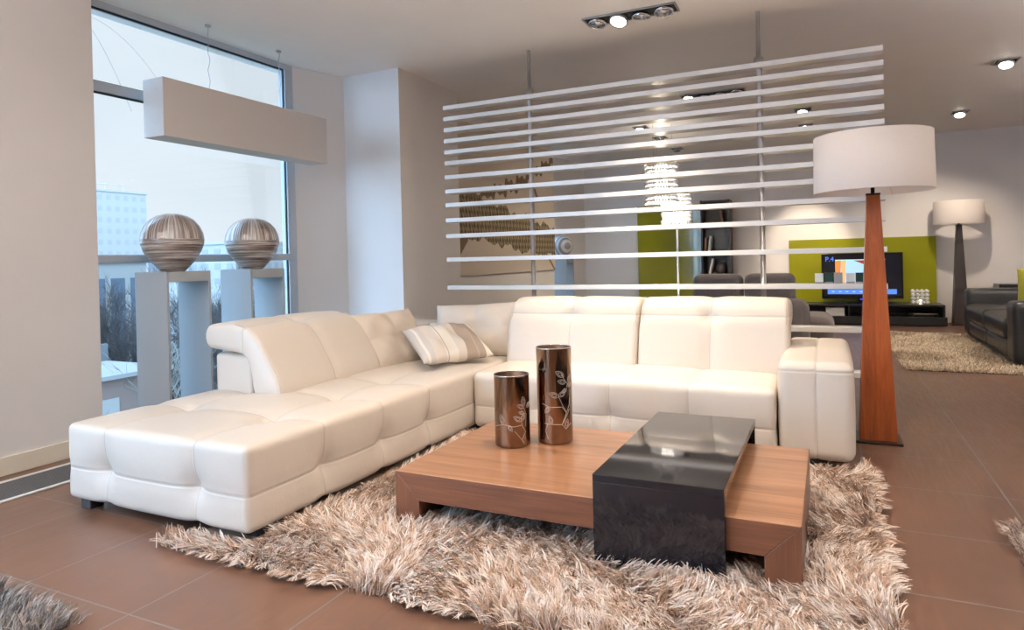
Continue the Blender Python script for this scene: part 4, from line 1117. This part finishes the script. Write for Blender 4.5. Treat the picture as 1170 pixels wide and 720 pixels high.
for i, (a, d) in enumerate(spots):
    th = math.radians(a); x, y = d*math.cos(th), d*math.sin(th)
    lab = 'leafless grey tree in the row outside the window'
    if i < 3: o = bare_tree(x, y, -14, 13.2, 20+i, lab, depth=7, spread=.62); protos.append(o)
    else:
        o = protos[i % 3].copy(); COL.objects.link(o); o.location = (x, y, -14)
    o.rotation_euler = (0, 0, gt.uniform(0, 6.28)); k_ = gt.uniform(.88, 1.02); o.scale = (k_*.58, k_*.58, k_*1.25)
bare_tree(-25.0, 18.1, -14, 9.9, 77, 'dark bare sapling in front of the flat-roofed house', depth=5, spread=.5, twig_m=pbsdf('dark_bark', (.07,.06,.065), .9))
bare_tree(-30., 25.2, -14, 13.5, 81, 'pale-barked bare tree seen between the pedestal panels', depth=6, spread=.55, twig_m=M['birch'])
for k, (y, lab) in enumerate(((1, 'thin loose cable curving in the sky outside the upper window, steeper one'), (2, 'thin loose cable curving in the sky outside the upper window, flatter one'))):
    b = bmesh.new(); t = np.linspace(0, 1, 24)
    pts = [(-4.75-.2*s, 2.86+.62*s+.12*k+.15*k*s, 3.0-.02*k-.62*s**1.5+(.0 if k else -.0)+.05*math.sin(s*PI)) for s in t] if k == 0 else [(-4.8, 2.80+1.1*s, 2.95-.72*s*s+.10*math.sin(s*PI)) for s in t]
    tube(b, pts, .0016, 5); o = from_bm('overhead_cable', b, M['steel'], None, True); tag(o, lab, 'cable')

# ------------------------------------------------------------------ light: overcast sky, camera
wd = bpy.data.worlds.new('overcast'); SC.world = wd; wd.use_nodes = True; nt = wd.node_tree
bg = nt.nodes['Background']
tc = N(nt, 'ShaderNodeTexCoord'); sp = N(nt, 'ShaderNodeSeparateXYZ'); nt.links.new(tc.outputs['Generated'], sp.inputs[0])
nz_ = noise(nt, coords(nt, (1, 1, 2.2), which='Generated'), 3.0, 4, .5)
cc = ramp(nt, nz_, [(.3, (.72,.83,.92)), (.7, (.80,.90,.98))])
nt.links.new(cc, bg.inputs['Color'])
# overcast sky: dimmer near the horizon, several times brighter overhead
st_ = N(nt, 'ShaderNodeMapRange', interpolation_type='SMOOTHSTEP')
st_.inputs[1].default_value = .34; st_.inputs[2].default_value = .85; st_.inputs[3].default_value = SKY_LOW; st_.inputs[4].default_value = SKY_HIGH
nt.links.new(sp.outputs['Z'], st_.inputs[0])
# the cloud is brightest towards the veiled sun (south side)
sy = N(nt, 'ShaderNodeMapRange', interpolation_type='SMOOTHSTEP')
sy.inputs[1].default_value = .30; sy.inputs[2].default_value = -.35; sy.inputs[3].default_value = 1.; sy.inputs[4].default_value = 6.
nt.links.new(sp.outputs['Y'], sy.inputs[0]); mu = N(nt, 'ShaderNodeMath', operation='MULTIPLY'); nt.links.new(st_.outputs[0], mu.inputs[0]); nt.links.new(sy.outputs[0], mu.inputs[1])
nt.links.new(mu.outputs[0], bg.inputs['Strength'])
bl = N(nt, 'ShaderNodeMix', data_type='RGBA'); sb = N(nt, 'ShaderNodeMapRange'); sb.inputs[1].default_value = 1.; sb.inputs[2].default_value = 3.
nt.links.new(sy.outputs[0], sb.inputs[0]); nt.links.new(sb.outputs[0], bl.inputs[0]); nt.links.new(cc, bl.inputs[6]); bl.inputs[7].default_value = (.42, .68, 1., 1)
nt.links.new(bl.outputs[2], bg.inputs['Color'])
# the sun itself, diffused by the cloud
sl = bpy.data.lights.new('veiled_sun', 'SUN'); sl.energy = SUN; sl.angle = math.radians(60); sl.color = (.44, .69, 1.)
sun = bpy.data.objects.new('veiled_sun', sl); COL.objects.link(sun); sun.location = (-30, -20, 25)
sun.rotation_euler = Vector((.2, .95, -.22)).to_track_quat('-Z', 'Y').to_euler()

cam = bpy.data.cameras.new('camera'); co_ = bpy.data.objects.new('camera', cam); COL.objects.link(co_)
f, yaw, pitch, roll, cy = 761.5, -.4441, .00627, -.02423, 299.83
Fw = Vector((math.sin(yaw)*math.cos(pitch), math.cos(yaw)*math.cos(pitch), -math.sin(pitch))); Rt = Vector((math.cos(yaw), -math.sin(yaw), 0)); Up = Rt.cross(Fw)
R2 = Rt*math.cos(roll)+Up*math.sin(roll); U2 = -Rt*math.sin(roll)+Up*math.cos(roll)
m = Matrix((R2, U2, -Fw)).transposed().to_4x4(); m.translation = Vector((0, 0, 1.15)); co_.matrix_world = m
cam.sensor_fit = 'HORIZONTAL'; cam.sensor_width = 36.; cam.lens = f/1170*36; cam.shift_y = -(360-cy)/1170; cam.clip_start = .05; cam.clip_end = 600
SC.camera = co_
SC.view_settings.view_transform = 'Standard'; SC.view_settings.look = 'None'; SC.view_settings.gamma = 1.; SC.view_settings.use_curve_mapping = False
SC.view_settings.exposure = EXPOSURE
SC.cycles.max_bounces = 10; SC.cycles.diffuse_bounces = 6; SC.cycles.glossy_bounces = 4; SC.cycles.transmission_bounces = 6; SC.cycles.transparent_max_bounces = 12
SC.cycles.use_denoising = True; SC.cycles.sample_clamp_indirect = 6.
SC.cycles.caustics_reflective = False; SC.cycles.caustics_refractive = False
